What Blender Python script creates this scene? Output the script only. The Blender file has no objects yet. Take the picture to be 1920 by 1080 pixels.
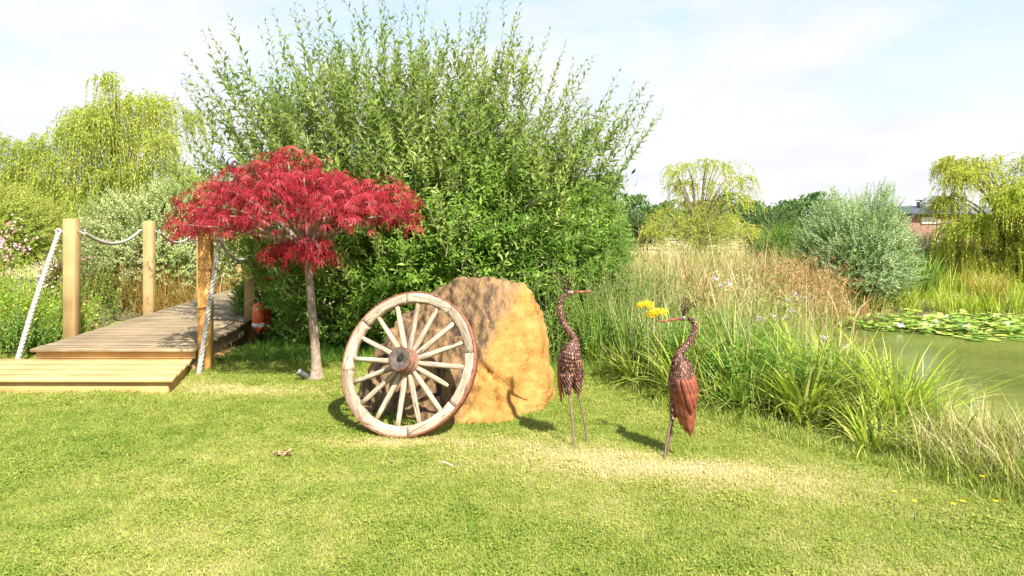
import bpy, bmesh, math
import numpy as np
from mathutils import Vector, noise as mnoise

# ------------------------------------------------------------------ camera, sky, sun, exposure
scene = bpy.context.scene
CAM_H, F, HOR = 1.6, 1280.0, 430.0
cd = bpy.data.cameras.new("camera")
cam = bpy.data.objects.new("camera", cd)
scene.collection.objects.link(cam)
cam.location = (0, 0, CAM_H)
cam.rotation_euler = (math.radians(90), 0, 0)
cd.sensor_width = 36.0
cd.lens = 24.0
cd.shift_y = -(540 - HOR) / 1920.0
cd.clip_start = 0.05
cd.clip_end = 6000
scene.camera = cam

SUN_TRAVEL = Vector((-0.48, 0.86, -1.06)).normalized()
sd_ = bpy.data.lights.new("sun", 'SUN')
sd_.energy = 5.0
sd_.angle = math.radians(0.6)
sd_.color = (1.0, 0.95, 0.87)
sun = bpy.data.objects.new("sun", sd_)
scene.collection.objects.link(sun)
sun.rotation_euler = SUN_TRAVEL.to_track_quat('-Z', 'Y').to_euler()
sun.location = (4, -9, 12)

scene.view_settings.view_transform = 'Standard'
scene.view_settings.look = 'None'
scene.view_settings.gamma = 1
scene.view_settings.use_curve_mapping = False
scene.view_settings.exposure = 1.30
scene.render.engine = 'CYCLES'
scene.cycles.use_denoising = True
scene.cycles.max_bounces = 8
scene.cycles.transparent_max_bounces = 8
scene.cycles.caustics_reflective = False
scene.cycles.caustics_refractive = False

world = bpy.data.worlds.new("World")
scene.world = world
world.use_nodes = True
wt = world.node_tree
wt.nodes.clear()


def N(t, typ, **kw):
    n = t.nodes.new(typ)
    for k, v in kw.items():
        setattr(n, k, v)
    return n


def setin(n, **kw):
    for k, v in kw.items():
        n.inputs[k.replace('_', ' ')].default_value = v


def ramp(t, stops, fac=None, interp='LINEAR'):
    r = N(t, 'ShaderNodeValToRGB')
    r.color_ramp.interpolation = interp
    el = r.color_ramp.elements
    while len(el) < len(stops):
        el.new(0.5)
    for e, (p, c) in zip(el, stops):
        e.position = p
        e.color = (c[0], c[1], c[2], 1) if hasattr(c, '__len__') else (c, c, c, 1)
    if fac is not None:
        t.links.new(fac, r.inputs[0])
    return r


def math_n(t, op, a, b=None, c=None):
    m = N(t, 'ShaderNodeMath', operation=op)
    for i, v in enumerate((a, b, c)):
        if v is None:
            continue
        if hasattr(v, 'is_linked') or hasattr(v, 'links'):
            t.links.new(v, m.inputs[i])
        else:
            m.inputs[i].default_value = v
    return m.outputs[0]


def mixc(t, fac, a, b, blend='MIX'):
    m = N(t, 'ShaderNodeMix', data_type='RGBA', blend_type=blend)
    for idx, v in ((0, fac), (6, a), (7, b)):
        if hasattr(v, 'links'):
            t.links.new(v, m.inputs[idx])
        elif idx == 0:
            m.inputs[0].default_value = v
        else:
            m.inputs[idx].default_value = (v[0], v[1], v[2], 1)
    return m.outputs[2]


sky = N(wt, 'ShaderNodeTexSky', sky_type='NISHITA')
sky.sun_disc = False
sky.sun_elevation = math.asin(-SUN_TRAVEL.z)
sky.sun_rotation = math.atan2(-SUN_TRAVEL.x, -SUN_TRAVEL.y)
sky.dust_density = 1.2
tc = N(wt, 'ShaderNodeTexCoord')
sep = N(wt, 'ShaderNodeSeparateXYZ')
wt.links.new(tc.outputs['Generated'], sep.inputs[0])
zc = math_n(wt, 'MAXIMUM', sep.outputs[2], 0.0)
zd = math_n(wt, 'ADD', zc, 0.22)
px_ = math_n(wt, 'DIVIDE', sep.outputs[0], zd)
py_ = math_n(wt, 'DIVIDE', sep.outputs[1], zd)
cmb = N(wt, 'ShaderNodeCombineXYZ')
wt.links.new(px_, cmb.inputs[0])
wt.links.new(py_, cmb.inputs[1])
cn = N(wt, 'ShaderNodeTexNoise')
setin(cn, Scale=1.25, Detail=9.0, Roughness=0.56, Distortion=0.25)
mp = N(wt, 'ShaderNodeMapping')
mp.inputs['Location'].default_value = (-4.1, 5.5, 2.6)
wt.links.new(cmb.outputs[0], mp.inputs[0])
wt.links.new(mp.outputs[0], cn.inputs['Vector'])
thr = math_n(wt, 'MULTIPLY_ADD', zc, -0.72, 0.19)      # fewer clouds higher up
cs = math_n(wt, 'ADD', cn.outputs[0], thr)
cr = ramp(wt, [(0.38, 0.0), (0.47, 0.6), (0.60, 1.0)], cs)
hz = ramp(wt, [(0.0, 1.0), (0.10, 0.85), (0.33, 0.22), (0.6, 0.12)], zc)
cover = math_n(wt, 'MAXIMUM', cr.outputs[0], hz.outputs[0])
cshade = N(wt, 'ShaderNodeTexNoise')
setin(cshade, Scale=2.3, Detail=5.0, Roughness=0.5)
wt.links.new(mp.outputs[0], cshade.inputs['Vector'])
ccol = ramp(wt, [(0.3, (3.7, 3.8, 3.98)), (0.55, (4.1, 4.1, 4.15))], cshade.outputs[0])
skyl = mixc(wt, 1.0, sky.outputs[0], (1.25, 1.25, 1.25), 'MULTIPLY')
skyb = mixc(wt, 0.45, skyl, (2.8, 3.7, 4.8))
wc = mixc(wt, cover, skyb, ccol.outputs[0])
bg = N(wt, 'ShaderNodeBackground')
bg.inputs[1].default_value = 0.10
wt.links.new(wc, bg.inputs[0])
wo = N(wt, 'ShaderNodeOutputWorld')
wt.links.new(bg.outputs[0], wo.inputs[0])

rng = np.random.default_rng(11)
COL = scene.collection


# ------------------------------------------------------------------ helpers
def W(px, py, Y):
    """the world point seen at photograph pixel px,py when it stands Y metres away"""
    return np.array([(px - 960) / F * Y, Y, CAM_H - (py - HOR) / F * Y])


def tag(o, label=None, cat=None, group=None, kind=None):
    if label:
        o['label'] = label
    if cat:
        o['category'] = cat
    if group:
        o['group'] = group
    if kind:
        o['kind'] = kind
    return o


def empty(name, loc, label=None, cat=None, group=None):
    o = bpy.data.objects.new(name, None)
    o.empty_display_size = 0.1
    o.location = tuple(float(c) for c in loc)
    COL.objects.link(o)
    return tag(o, label, cat, group)


def build(name, V, Fc, mat, parent=None, origin=None, var=None, smooth=False, base=None):
    """links world-space geometry as ONE mesh object. Fc: (n,3) or (n,4) array or a list of such arrays"""
    V = np.asarray(V, dtype=np.float64)
    org = np.array(origin if origin is not None else (base if base is not None else (0, 0, 0)), dtype=float)
    if not isinstance(Fc, list):
        Fc = [Fc]
    me = bpy.data.meshes.new(name)
    me.vertices.add(len(V))
    me.vertices.foreach_set('co', (V - org).astype(np.float32).ravel())
    loops = np.concatenate([np.asarray(f, dtype=np.int32).ravel() for f in Fc])
    tot = np.concatenate([np.full(len(f), np.asarray(f).shape[1], dtype=np.int32) for f in Fc])
    st = np.concatenate([[0], np.cumsum(tot)[:-1]]).astype(np.int32)
    me.loops.add(len(loops))
    me.loops.foreach_set('vertex_index', loops)
    me.polygons.add(len(tot))
    me.polygons.foreach_set('loop_start', st)
    me.polygons.foreach_set('loop_total', tot)
    if var is not None:
        a = me.attributes.new('var', 'FLOAT', 'POINT')
        a.data.foreach_set('value', np.asarray(var, dtype=np.float32))
    me.update(calc_edges=True)
    me.validate()
    if smooth:
        me.polygons.foreach_set('use_smooth', np.ones(len(me.polygons), dtype=bool))
    if mat is not None:
        me.materials.append(mat)
    o = bpy.data.objects.new(name, me)
    COL.objects.link(o)
    if parent is not None:
        o.parent = parent
        pl = np.array(parent_world(parent))
        o.location = tuple(org - pl)
    else:
        o.location = tuple(org)
    return o


def parent_world(p):
    l = Vector(p.location)
    while p.parent is not None:
        p = p.parent
        l = l + Vector(p.location)
    return l


class MB:
    """collects arrays into one mesh"""

    def __init__(self):
        self.V, self.F3, self.F4, self.var, self.n = [], [], [], [], 0

    def add(self, V, Fc, var=None):
        V = np.asarray(V, float).reshape(-1, 3)
        if not isinstance(Fc, list):
            Fc = [Fc]
        for f in Fc:
            f = np.asarray(f, int)
            if f.size == 0:
                continue
            (self.F3 if f.shape[1] == 3 else self.F4).append(f + self.n)
        self.V.append(V)
        self.var.append(np.full(len(V), 0.5) if var is None else np.broadcast_to(var, (len(V),)))
        self.n += len(V)
        return self

    def build(self, name, mat, parent=None, origin=None, smooth=False):
        Fs = []
        if self.F3:
            Fs.append(np.concatenate(self.F3))
        if self.F4:
            Fs.append(np.concatenate(self.F4))
        return build(name, np.concatenate(self.V), Fs, mat, parent, origin, np.concatenate(self.var), smooth)


def nrm(a):
    return a / np.maximum(np.linalg.norm(a, axis=-1, keepdims=True), 1e-9)


def leaves(P, D, Nn, L, Wd, var=None, full=True, curl=0.12):
    """M folded leaves. full: 5 points, 4 triangles; else a 4-point diamond"""
    M = len(P)
    D = nrm(D)
    S = nrm(np.cross(D, Nn))
    U = nrm(np.cross(S, D))
    L = np.broadcast_to(L, (M,))[:, None]
    Wd = np.broadcast_to(Wd, (M,))[:, None]
    var = rng.random(M) if var is None else np.broadcast_to(var, (M,))
    m = 0.45
    if full:
        V = np.stack([P, P + D * L * m - S * Wd * .5 + U * Wd * .12, P + D * L * m - U * Wd * .08,
                      P + D * L * m + S * Wd * .5 + U * Wd * .12, P + D * L - U * L * curl], 1)
        f = np.array([[0, 2, 1], [0, 3, 2], [1, 2, 4], [2, 3, 4]])
        k = 5
    else:
        V = np.stack([P, P + D * L * m - S * Wd * .5, P + D * L - U * L * curl, P + D * L * m + S * Wd * .5], 1)
        f = np.array([[0, 3, 1], [1, 3, 2]])
        k = 4
    Fc = (np.arange(M)[:, None, None] * k + f[None]).reshape(-1, 3)
    return V.reshape(-1, 3), Fc, np.repeat(var, k)


def ribbons(Pts, Wd, side, var=None):
    """Pts (N,K,3), Wd (N,K), side (N,3)"""
    Nn, K = Pts.shape[:2]
    var = rng.random(Nn) if var is None else var
    A = Pts - side[:, None] * Wd[..., None] * .5
    B = Pts + side[:, None] * Wd[..., None] * .5
    V = np.stack([A, B], 2).reshape(-1, 3)
    i = (np.arange(Nn)[:, None] * K + np.arange(K - 1)[None]) * 2
    Fc = np.stack([i, i + 1, i + 3, i + 2], -1).reshape(-1, 4)
    return V, Fc, np.repeat(var, K * 2)


def blades(P, head, L, Wd, bend, K=4, tilt=None, var=None):
    """grass blades leaving the ground upward and bending towards head (angle)"""
    n = len(P)
    t = np.linspace(0, 1, K)[None]
    tilt = np.broadcast_to(0.15 if tilt is None else tilt, (n,))
    L = np.broadcast_to(L, (n,))
    bend = np.broadcast_to(bend, (n,))
    ang = tilt[:, None] + bend[:, None] * t           # from the vertical
    dt = 1.0 / (K - 1)
    hx = np.concatenate([np.zeros((n, 1)), np.cumsum(np.sin((ang[:, 1:] + ang[:, :-1]) / 2) * dt, 1)], 1) * L[:, None]
    hz_ = np.concatenate([np.zeros((n, 1)), np.cumsum(np.cos((ang[:, 1:] + ang[:, :-1]) / 2) * dt, 1)], 1) * L[:, None]
    Pts = np.stack([P[:, 0:1] + hx * np.cos(head)[:, None], P[:, 1:2] + hx * np.sin(head)[:, None], P[:, 2:3] + hz_], -1)
    side = np.stack([-np.sin(head), np.cos(head), np.zeros(n)], -1)
    tw = rng.normal(0, .5, n)
    side = nrm(side + np.stack([np.cos(head), np.sin(head), np.zeros(n)], -1) * tw[:, None])
    prof = np.clip(1.15 * (1 - t ** 2.2), .04, 1)
    return ribbons(Pts, np.broadcast_to(Wd, (n,))[:, None] * prof, side, var)


def tube(path, rad, sides=8, cap=True):
    path = np.asarray(path, float)
    K = len(path)
    rad = np.broadcast_to(rad, (K,))
    T = nrm(np.gradient(path, axis=0))
    up = np.array([0, 0, 1.0]) if abs(T[0][2]) < .9 else np.array([1.0, 0, 0])
    U = nrm(np.cross(T[0], up))
    Us = []
    for k in range(K):
        U = U - T[k] * U.dot(T[k])
        U = U / np.linalg.norm(U)
        Us.append(U)
    Us = np.array(Us)
    Vv = np.cross(T, Us)
    a = np.arange(sides) / sides * 2 * np.pi
    ring = path[:, None] + (Us[:, None] * np.cos(a)[None, :, None] + Vv[:, None] * np.sin(a)[None, :, None]) * rad[:, None, None]
    V = ring.reshape(-1, 3)
    i = np.arange(K - 1)[:, None] * sides
    j = np.arange(sides)[None]
    jn = (j + 1) % sides
    Fc = np.stack([i + j, i + jn, i + sides + jn, i + sides + j], -1).reshape(-1, 4)
    if not cap:
        return V, [Fc]
    V = np.concatenate([V, path[:1], path[-1:]])
    c0, c1 = K * sides, K * sides + 1
    jj = np.arange(sides)
    f0 = np.stack([np.full(sides, c0), (jj + 1) % sides, jj], -1)
    f1 = np.stack([np.full(sides, c1), (K - 1) * sides + jj, (K - 1) * sides + (jj + 1) % sides], -1)
    return V, [Fc, np.concatenate([f0, f1])]


def tubes3(Pts, R0, R1):
    """many thin three-sided stems: Pts (N,K,3)"""
    n, K = Pts.shape[:2]
    T = nrm(np.gradient(Pts, axis=1))
    ref = np.where(np.abs(T[..., 2:3]) < .9, np.array([0, 0, 1.0]), np.array([1.0, 0, 0]))
    U = nrm(np.cross(T, ref))
    Vv = np.cross(T, U)
    a = np.arange(3) / 3 * 2 * np.pi
    t = np.linspace(0, 1, K)
    R = np.broadcast_to(R0, (n,))[:, None] * (1 - t) + np.broadcast_to(R1, (n,))[:, None] * t
    V = Pts[:, :, None] + (U[:, :, None] * np.cos(a)[:, None] + Vv[:, :, None] * np.sin(a)[:, None]) * R[:, :, None, None]
    i = (np.arange(n)[:, None, None] * K + np.arange(K - 1)[None, :, None]) * 3
    j = np.arange(3)[None, None]
    jn = (j + 1) % 3
    Fc = np.stack([i + j, i + jn, i + 3 + jn, i + 3 + j], -1).reshape(-1, 4)
    return V.reshape(-1, 3), Fc


def spline(pts, n):
    """Catmull-Rom through pts"""
    pts = np.asarray(pts, float)
    P = np.concatenate([[2 * pts[0] - pts[1]], pts, [2 * pts[-1] - pts[-2]]])
    u = np.linspace(0, len(pts) - 1 - 1e-9, n)
    i = u.astype(int)
    f = (u - i)[:, None]
    p0, p1, p2, p3 = P[i], P[i + 1], P[i + 2], P[i + 3]
    return .5 * (2 * p1 + (p2 - p0) * f + (2 * p0 - 5 * p1 + 4 * p2 - p3) * f ** 2 + (3 * p1 - p0 - 3 * p2 + p3) * f ** 3)


def hexa(c8, bev=0.004):
    """bevelled hexahedron from 8 corners: bottom four (counter-clockwise) then top four"""
    bm = bmesh.new()
    vs = [bm.verts.new(tuple(c)) for c in c8]
    for f in ((0, 3, 2, 1), (4, 5, 6, 7), (0, 1, 5, 4), (1, 2, 6, 5), (2, 3, 7, 6), (3, 0, 4, 7)):
        bm.faces.new([vs[i] for i in f])
    bm.normal_update()
    if bev:
        bmesh.ops.bevel(bm, geom=bm.edges[:], offset=bev, segments=1, affect='EDGES')
    bm.verts.ensure_lookup_table()
    bm.verts.index_update()
    V = np.array([v.co[:] for v in bm.verts])
    F3 = [[v.index for v in f.verts] for f in bm.faces if len(f.verts) == 3]
    F4 = [[v.index for v in f.verts] for f in bm.faces if len(f.verts) == 4]
    bm.free()
    out = []
    if F3:
        out.append(np.array(F3))
    if F4:
        out.append(np.array(F4))
    return V, out


def box(x0, x1, y0, y1, z0, z1, bev=0.004):
    return hexa([(x0, y0, z0), (x1, y0, z0), (x1, y1, z0), (x0, y1, z0), (x0, y0, z1), (x1, y0, z1), (x1, y1, z1), (x0, y1, z1)], bev)


def obox(c, ax, ay, az, hx, hy, hz, bev=.004):
    """oriented box: centre, three unit axes, half sizes"""
    c, ax, ay, az = map(lambda v: np.asarray(v, float), (c, ax, ay, az))
    q = [(-1, -1, -1), (1, -1, -1), (1, 1, -1), (-1, 1, -1), (-1, -1, 1), (1, -1, 1), (1, 1, 1), (-1, 1, 1)]
    return hexa([c + ax * hx * s[0] + ay * hy * s[1] + az * hz * s[2] for s in q], bev)


def lathe(c, axis, prof, sides=24):
    """prof: (distance along axis, radius)"""
    c, axis = np.asarray(c, float), nrm(np.asarray(axis, float))
    up = np.array([0, 0, 1.0]) if abs(axis[2]) < .9 else np.array([1.0, 0, 0])
    U = nrm(np.cross(axis, up))
    Vv = np.cross(axis, U)
    a = np.arange(sides) / sides * 2 * np.pi
    ring = (U[None] * np.cos(a)[:, None] + Vv[None] * np.sin(a)[:, None])
    V = np.concatenate([c + axis * d + ring * r for d, r in prof])
    K = len(prof)
    i = np.arange(K - 1)[:, None] * sides
    j = np.arange(sides)[None]
    jn = (j + 1) % sides
    return V, [np.stack([i + j, i + jn, i + sides + jn, i + sides + j], -1).reshape(-1, 4)]


# ------------------------------------------------------------------ materials
def base_mat(name, rough=.6, spec=.3):
    m = bpy.data.materials.new(name)
    m.use_nodes = True
    t = m.node_tree
    b = t.nodes['Principled BSDF']
    b.inputs['Roughness'].default_value = rough
    b.inputs['Specular IOR Level'].default_value = spec
    return m, t, b


def leaf_mat(name, stops, trans=.35, rough=.5, spec=.35, under=None, patch=None, pscale=1.0):
    """var picks a leaf's own colour; patch mixes in a second tone in clumps"""
    m, t, b = base_mat(name, rough + .08, spec * .45)
    at = N(t, 'ShaderNodeAttribute', attribute_name='var')
    r = ramp(t, stops, at.outputs['Fac'])
    c = r.outputs[0]
    if patch is not None:
        g = N(t, 'ShaderNodeNewGeometry')
        nz = N(t, 'ShaderNodeTexNoise')
        setin(nz, Scale=pscale, Detail=3.0)
        t.links.new(g.outputs['Position'], nz.inputs['Vector'])
        pr = ramp(t, [(.42, 0.0), (.62, 1.0)], nz.outputs[0])
        c = mixc(t, pr.outputs[0], c, mixc(t, .75, c, patch))
    if under is not None:
        g2 = N(t, 'ShaderNodeNewGeometry')
        c = mixc(t, g2.outputs['Backfacing'], c, mixc(t, .6, c, under))
    t.links.new(c, b.inputs['Base Color'])
    tr = N(t, 'ShaderNodeBsdfTranslucent')
    tc_ = mixc(t, 1.0, c, (1.15, 1.25, .62), 'MULTIPLY')
    t.links.new(tc_, tr.inputs[0])
    mx = N(t, 'ShaderNodeMixShader')
    mx.inputs[0].default_value = trans
    t.links.new(b.outputs[0], mx.inputs[1])
    t.links.new(tr.outputs[0], mx.inputs[2])
    t.links.new(mx.outputs[0], t.nodes['Material Output'].inputs[0])
    return m


def wood_mat(name, c1, c2, c3, axis=0, grain=28.0, rough=.75, rnd=.35, bump=.35, crack=0.0, stretch=1.2):
    m, t, b = base_mat(name, rough, .2)
    tcx = N(t, 'ShaderNodeTexCoord')
    oi = N(t, 'ShaderNodeObjectInfo')
    mpn = N(t, 'ShaderNodeMapping')
    s = [grain] * 3
    s[axis] = stretch
    mpn.inputs['Scale'].default_value = s
    cx = N(t, 'ShaderNodeCombineXYZ')
    off = math_n(t, 'MULTIPLY', oi.outputs['Random'], 37.0)
    for i in range(3):
        t.links.new(off, cx.inputs[i])
    t.links.new(cx.outputs[0], mpn.inputs['Location'])
    t.links.new(tcx.outputs['Object'], mpn.inputs[0])
    nz = N(t, 'ShaderNodeTexNoise')
    setin(nz, Scale=1.0, Detail=6.0, Roughness=.65, Distortion=.4)
    t.links.new(mpn.outputs[0], nz.inputs['Vector'])
    r = ramp(t, [(.3, c3), (.48, c1), (.68, c2)], nz.outputs[0])
    nb = N(t, 'ShaderNodeTexNoise')
    setin(nb, Scale=2.2, Detail=4.0)
    t.links.new(tcx.outputs['Object'], nb.inputs['Vector'])
    rb = ramp(t, [(.35, .72), (.65, 1.12)], nb.outputs[0])
    c = mixc(t, 1.0, r.outputs[0], rb.outputs[0], 'MULTIPLY')
    rv = math_n(t, 'MULTIPLY_ADD', oi.outputs['Random'], rnd, 1 - rnd * .5)
    cv = N(t, 'ShaderNodeCombineXYZ')
    for i in range(3):
        t.links.new(rv, cv.inputs[i])
    c = mixc(t, 1.0, c, cv.outputs[0], 'MULTIPLY')
    if crack:
        nk = N(t, 'ShaderNodeTexNoise')
        setin(nk, Scale=1.7, Detail=3.0, Roughness=.5)
        t.links.new(mpn.outputs[0], nk.inputs['Vector'])
        rk = ramp(t, [(.33, 1.0), (.41, 0.0)], nk.outputs[0])
        c = mixc(t, math_n(t, 'MULTIPLY', rk.outputs[0], crack), c, (c3[0] * .35, c3[1] * .33, c3[2] * .3))
    t.links.new(c, b.inputs['Base Color'])
    bp = N(t, 'ShaderNodeBump')
    bp.inputs['Strength'].default_value = bump
    bp.inputs['Distance'].default_value = .004
    t.links.new(nz.outputs[0], bp.inputs['Height'])
    t.links.new(bp.outputs[0], b.inputs['Normal'])
    return m


def noise_mat(name, stops, scale=8.0, rough=.7, metal=0.0, spec=.3, bump=.3, dist=.01, detail=6.0, var=False):
    m, t, b = base_mat(name, rough, spec)
    tcx = N(t, 'ShaderNodeTexCoord')
    nz = N(t, 'ShaderNodeTexNoise')
    setin(nz, Scale=scale, Detail=detail, Roughness=.62)
    t.links.new(tcx.outputs['Object'], nz.inputs['Vector'])
    fac = nz.outputs[0]
    if var:
        at = N(t, 'ShaderNodeAttribute', attribute_name='var')
        fac = math_n(t, 'ADD', math_n(t, 'MULTIPLY', fac, .6), math_n(t, 'MULTIPLY', at.outputs['Fac'], .4))
    r = ramp(t, stops, fac)
    t.links.new(r.outputs[0], b.inputs['Base Color'])
    b.inputs['Metallic'].default_value = metal
    bp = N(t, 'ShaderNodeBump')
    bp.inputs['Strength'].default_value = bump
    bp.inputs['Distance'].default_value = dist
    t.links.new(nz.outputs[0], bp.inputs['Height'])
    t.links.new(bp.outputs[0], b.inputs['Normal'])
    return m


M = {}
M['willow'] = leaf_mat('willow_leaf', [(0, (.12, .20, .03)), (.45, (.22, .29, .055)), (.8, (.33, .38, .11)), (1, (.46, .48, .21))], .36, .42, .45,
                       under=(.34, .42, .20), patch=(.12, .22, .02), pscale=.9)
M['willow_low'] = leaf_mat('willow_lower_leaf', [(0, (.09, .20, .02)), (.5, (.20, .34, .04)), (1, (.36, .48, .09))], .45, .42, .45,
                           under=(.28, .42, .14), patch=(.10, .20, .025), pscale=1.1)
M['weep'] = leaf_mat('weeping_leaf', [(0, (.25, .32, .05)), (.5, (.40, .44, .08)), (1, (.60, .58, .16))], .45, .5, patch=(.26, .34, .05), pscale=.7)
M['gold'] = leaf_mat('golden_leaf', [(0, (.26, .31, .04)), (.5, (.43, .44, .07)), (1, (.62, .57, .14))], .42, .5, patch=(.36, .42, .06), pscale=.6)
M['silver'] = leaf_mat('silver_leaf', [(0, (.20, .30, .12)), (.5, (.36, .46, .24)), (1, (.60, .66, .42))], .32, .5, patch=(.22, .34, .12), pscale=1.2)
M['varieg'] = leaf_mat('variegated_leaf', [(0, (.18, .27, .06)), (.35, (.33, .41, .13)), (.55, (.60, .62, .34)), (1, (.78, .75, .50))], .32, .5, patch=(.26, .34, .10), pscale=1.2)
M['dark'] = leaf_mat('dark_leaf', [(0, (.04, .085, .025)), (.6, (.08, .15, .04)), (1, (.15, .23, .06))], .25, .5)
M['mid'] = leaf_mat('mid_leaf', [(0, (.08, .17, .025)), (.5, (.17, .30, .04)), (1, (.30, .42, .08))], .38, .48, patch=(.10, .2, .03), pscale=1.4)
M['border'] = leaf_mat('border_leaf', [(0, (.14, .25, .02)), (.5, (.30, .42, .05)), (.82, (.48, .56, .09)), (.91, (.6, .32, .12)), (1, (.6, .18, .09))], .38, .48,
                       patch=(.22, .34, .04), pscale=1.6)
M['maple'] = leaf_mat('maple_leaf', [(0, (.09, .006, .010)), (.45, (.27, .015, .025)), (.8, (.41, .033, .045)), (1, (.56, .12, .12))], .30, .5, .3,
                      patch=(.20, .009, .012), pscale=3.5)
# red leaves transmit red light
for n_ in M['maple'].node_tree.nodes:
    if n_.type == 'MIX' and n_.blend_type == 'MULTIPLY':
        n_.inputs[7].default_value = (1.25, .5, .5, 1)
M['sedge'] = leaf_mat('sedge_blade', [(0, (.12, .17, .02)), (.5, (.28, .32, .05)), (.85, (.40, .48, .08)), (1, (.55, .50, .17))], .35, .45, .4)
M['sedge_y'] = leaf_mat('yellow_sedge_blade', [(0, (.22, .33, .03)), (.5, (.40, .48, .06)), (1, (.60, .56, .16))], .38, .45, .4)
M['iris'] = leaf_mat('iris_blade', [(0, (.09, .18, .025)), (.6, (.20, .32, .05)), (1, (.38, .45, .11))], .3, .42, .45)
M['straw'] = leaf_mat('straw_blade', [(0, (.22, .22, .06)), (.3, (.40, .33, .13)), (.65, (.55, .43, .23)), (1, (.72, .60, .42))], .25, .6, .25,
                      patch=(.26, .32, .07), pscale=.8)
M['rustreed'] = leaf_mat('rust_reed', [(0, (.26, .14, .055)), (.6, (.42, .27, .12)), (1, (.60, .44, .24))], .2, .65, .2)
M['tall_grass'] = leaf_mat('tall_grass_blade', [(0, (.11, .18, .02)), (.45, (.24, .31, .045)), (.8, (.40, .42, .09)), (1, (.55, .48, .22))], .35, .48)
M['shade_grass'] = leaf_mat('soft_grass_blade', [(0, (.06, .17, .02)), (.6, (.15, .31, .04)), (1, (.30, .42, .08))], .35, .48)
M['orange_grass'] = leaf_mat('bronze_grass_blade', [(0, (.26, .26, .05)), (.5, (.50, .33, .12)), (1, (.62, .36, .18))], .3, .55)
M['bark'] = noise_mat('willow_bark', [(.3, (.10, .08, .05)), (.7, (.24, .20, .13))], 14, .85)
M['twig'] = noise_mat('green_twig', [(.3, (.14, .15, .05)), (.7, (.26, .24, .10))], 9, .7)
M['goldtwig'] = noise_mat('golden_twig', [(.3, (.36, .30, .10)), (.7, (.5, .42, .2))], 9, .7)
M['maplebark'] = noise_mat('maple_bark', [(.25, (.12, .09, .065)), (.5, (.27, .20, .145)), (.75, (.42, .34, .26))], 22, .85, bump=.8, dist=.012)
M['deck'] = wood_mat('weathered_deck', (.27, .20, .115), (.38, .30, .19), (.12, .085, .05), 0, 26, .8, .45, .6, .5)
M['newwood_x'] = wood_mat('fresh_timber', (.53, .34, .135), (.59, .405, .19), (.45, .275, .10), 0, 50, .6, .08, .12)
M['post'] = wood_mat('post_timber', (.37, .245, .10), (.42, .29, .13), (.31, .20, .08), 2, 60, .65, .10, .3, .3)
M['post_orange'] = wood_mat('orange_post_timber', (.56, .30, .085), (.60, .35, .115), (.50, .25, .06), 2, 50, .6, .05, .12, .1)
M['wheelwood'] = wood_mat('bleached_wheel_wood', (.41, .315, .215), (.50, .42, .32), (.19, .13, .08), 0, 60, .8, .45, 1.0, .95, 4.0)
M['hubwood'] = noise_mat('hub_wood', [(.25, (.09, .055, .035)), (.5, (.20, .125, .08)), (.75, (.36, .25, .16))], 30, .8, bump=.8)
M['hubend'] = noise_mat('grey_hub_end', [(.25, (.035, .026, .022)), (.5, (.09, .068, .056)), (.75, (.17, .135, .11))], 26, .8, bump=.8)
M['rust'] = noise_mat('rusty_iron', [(.25, (.10, .035, .02)), (.5, (.26, .10, .055)), (.8, (.42, .21, .13))], 40, .75, .25, bump=.5, dist=.003)
M['crane'] = noise_mat('rusty_bronze_sheet', [(.22, (.025, .010, .008)), (.5, (.07, .025, .018)), (.78, (.16, .065, .045))], 45, .55, .3, .4, .4, .002, var=True)
M['cranescale'] = noise_mat('rusty_scale', [(.2, (.04, .017, .012)), (.5, (.13, .052, .033)), (.8, (.36, .20, .13))], 60, .55, .25, .4, .3, .002, var=True)
M['cranewing'] = noise_mat('rusty_red_feather', [(.25, (.09, .022, .012)), (.5, (.25, .068, .036)), (.8, (.42, .18, .105))], 24, .5, .3, .5, .4, .002)
M['cranehead'] = noise_mat('dull_steel', [(.3, (.20, .12, .10)), (.7, (.38, .28, .24))], 60, .4, .5)
M['cranelegs'] = noise_mat('dull_brown_rod', [(.3, (.14, .09, .06)), (.7, (.30, .21, .15))], 60, .5, .3)
M['rope'] = noise_mat('pale_rope', [(.3, (.28, .27, .22)), (.7, (.50, .48, .42))], 60, .85, bump=.5, dist=.003)
M['steel'] = noise_mat('galvanised_steel', [(.3, (.30, .32, .33)), (.7, (.5, .52, .53))], 30, .4, .8)
M['orange'] = noise_mat('faded_orange_foam', [(.3, (.62, .10, .03)), (.55, (.75, .15, .05)), (.72, (.82, .34, .2))], 16, .5, bump=.1)
M['red'] = noise_mat('faded_red_foam', [(.3, (.50, .04, .02)), (.7, (.66, .09, .04))], 16, .5, bump=.1)
M['band'] = noise_mat('pale_band', [(.3, (.5, .5, .48)), (.7, (.7, .7, .66))], 16, .4)
M['dullsteel'] = noise_mat('scuffed_grey_housing', [(.3, (.10, .10, .11)), (.7, (.26, .26, .27))], 30, .4, .6)
M['black'] = noise_mat('black_void', [(.3, (.01, .01, .01)), (.7, (.02, .02, .02))], 10, .8)
M['pale_slat'] = wood_mat('grey_slat', (.24, .19, .14), (.32, .27, .21), (.13, .10, .075), 0, 16, .8, .3)
M['brick'] = noise_mat('red_brick_wall', [(.3, (.26, .14, .10)), (.7, (.38, .23, .17))], 6, .8)
M['slate'] = noise_mat('slate_roof', [(.3, (.07, .08, .10)), (.7, (.13, .14, .17))], 3, .5)
M['white'] = noise_mat('white_paint', [(.3, (.72, .71, .68)), (.7, (.8, .8, .78))], 3, .5)
M['redpipe'] = noise_mat('red_paint', [(.3, (.45, .05, .04)), (.7, (.55, .08, .06))], 3, .5)
M['yellow'] = leaf_mat('yellow_petal', [(0, (.75, .48, .01)), (1, (.9, .68, .03))], .2, .5)
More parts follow.
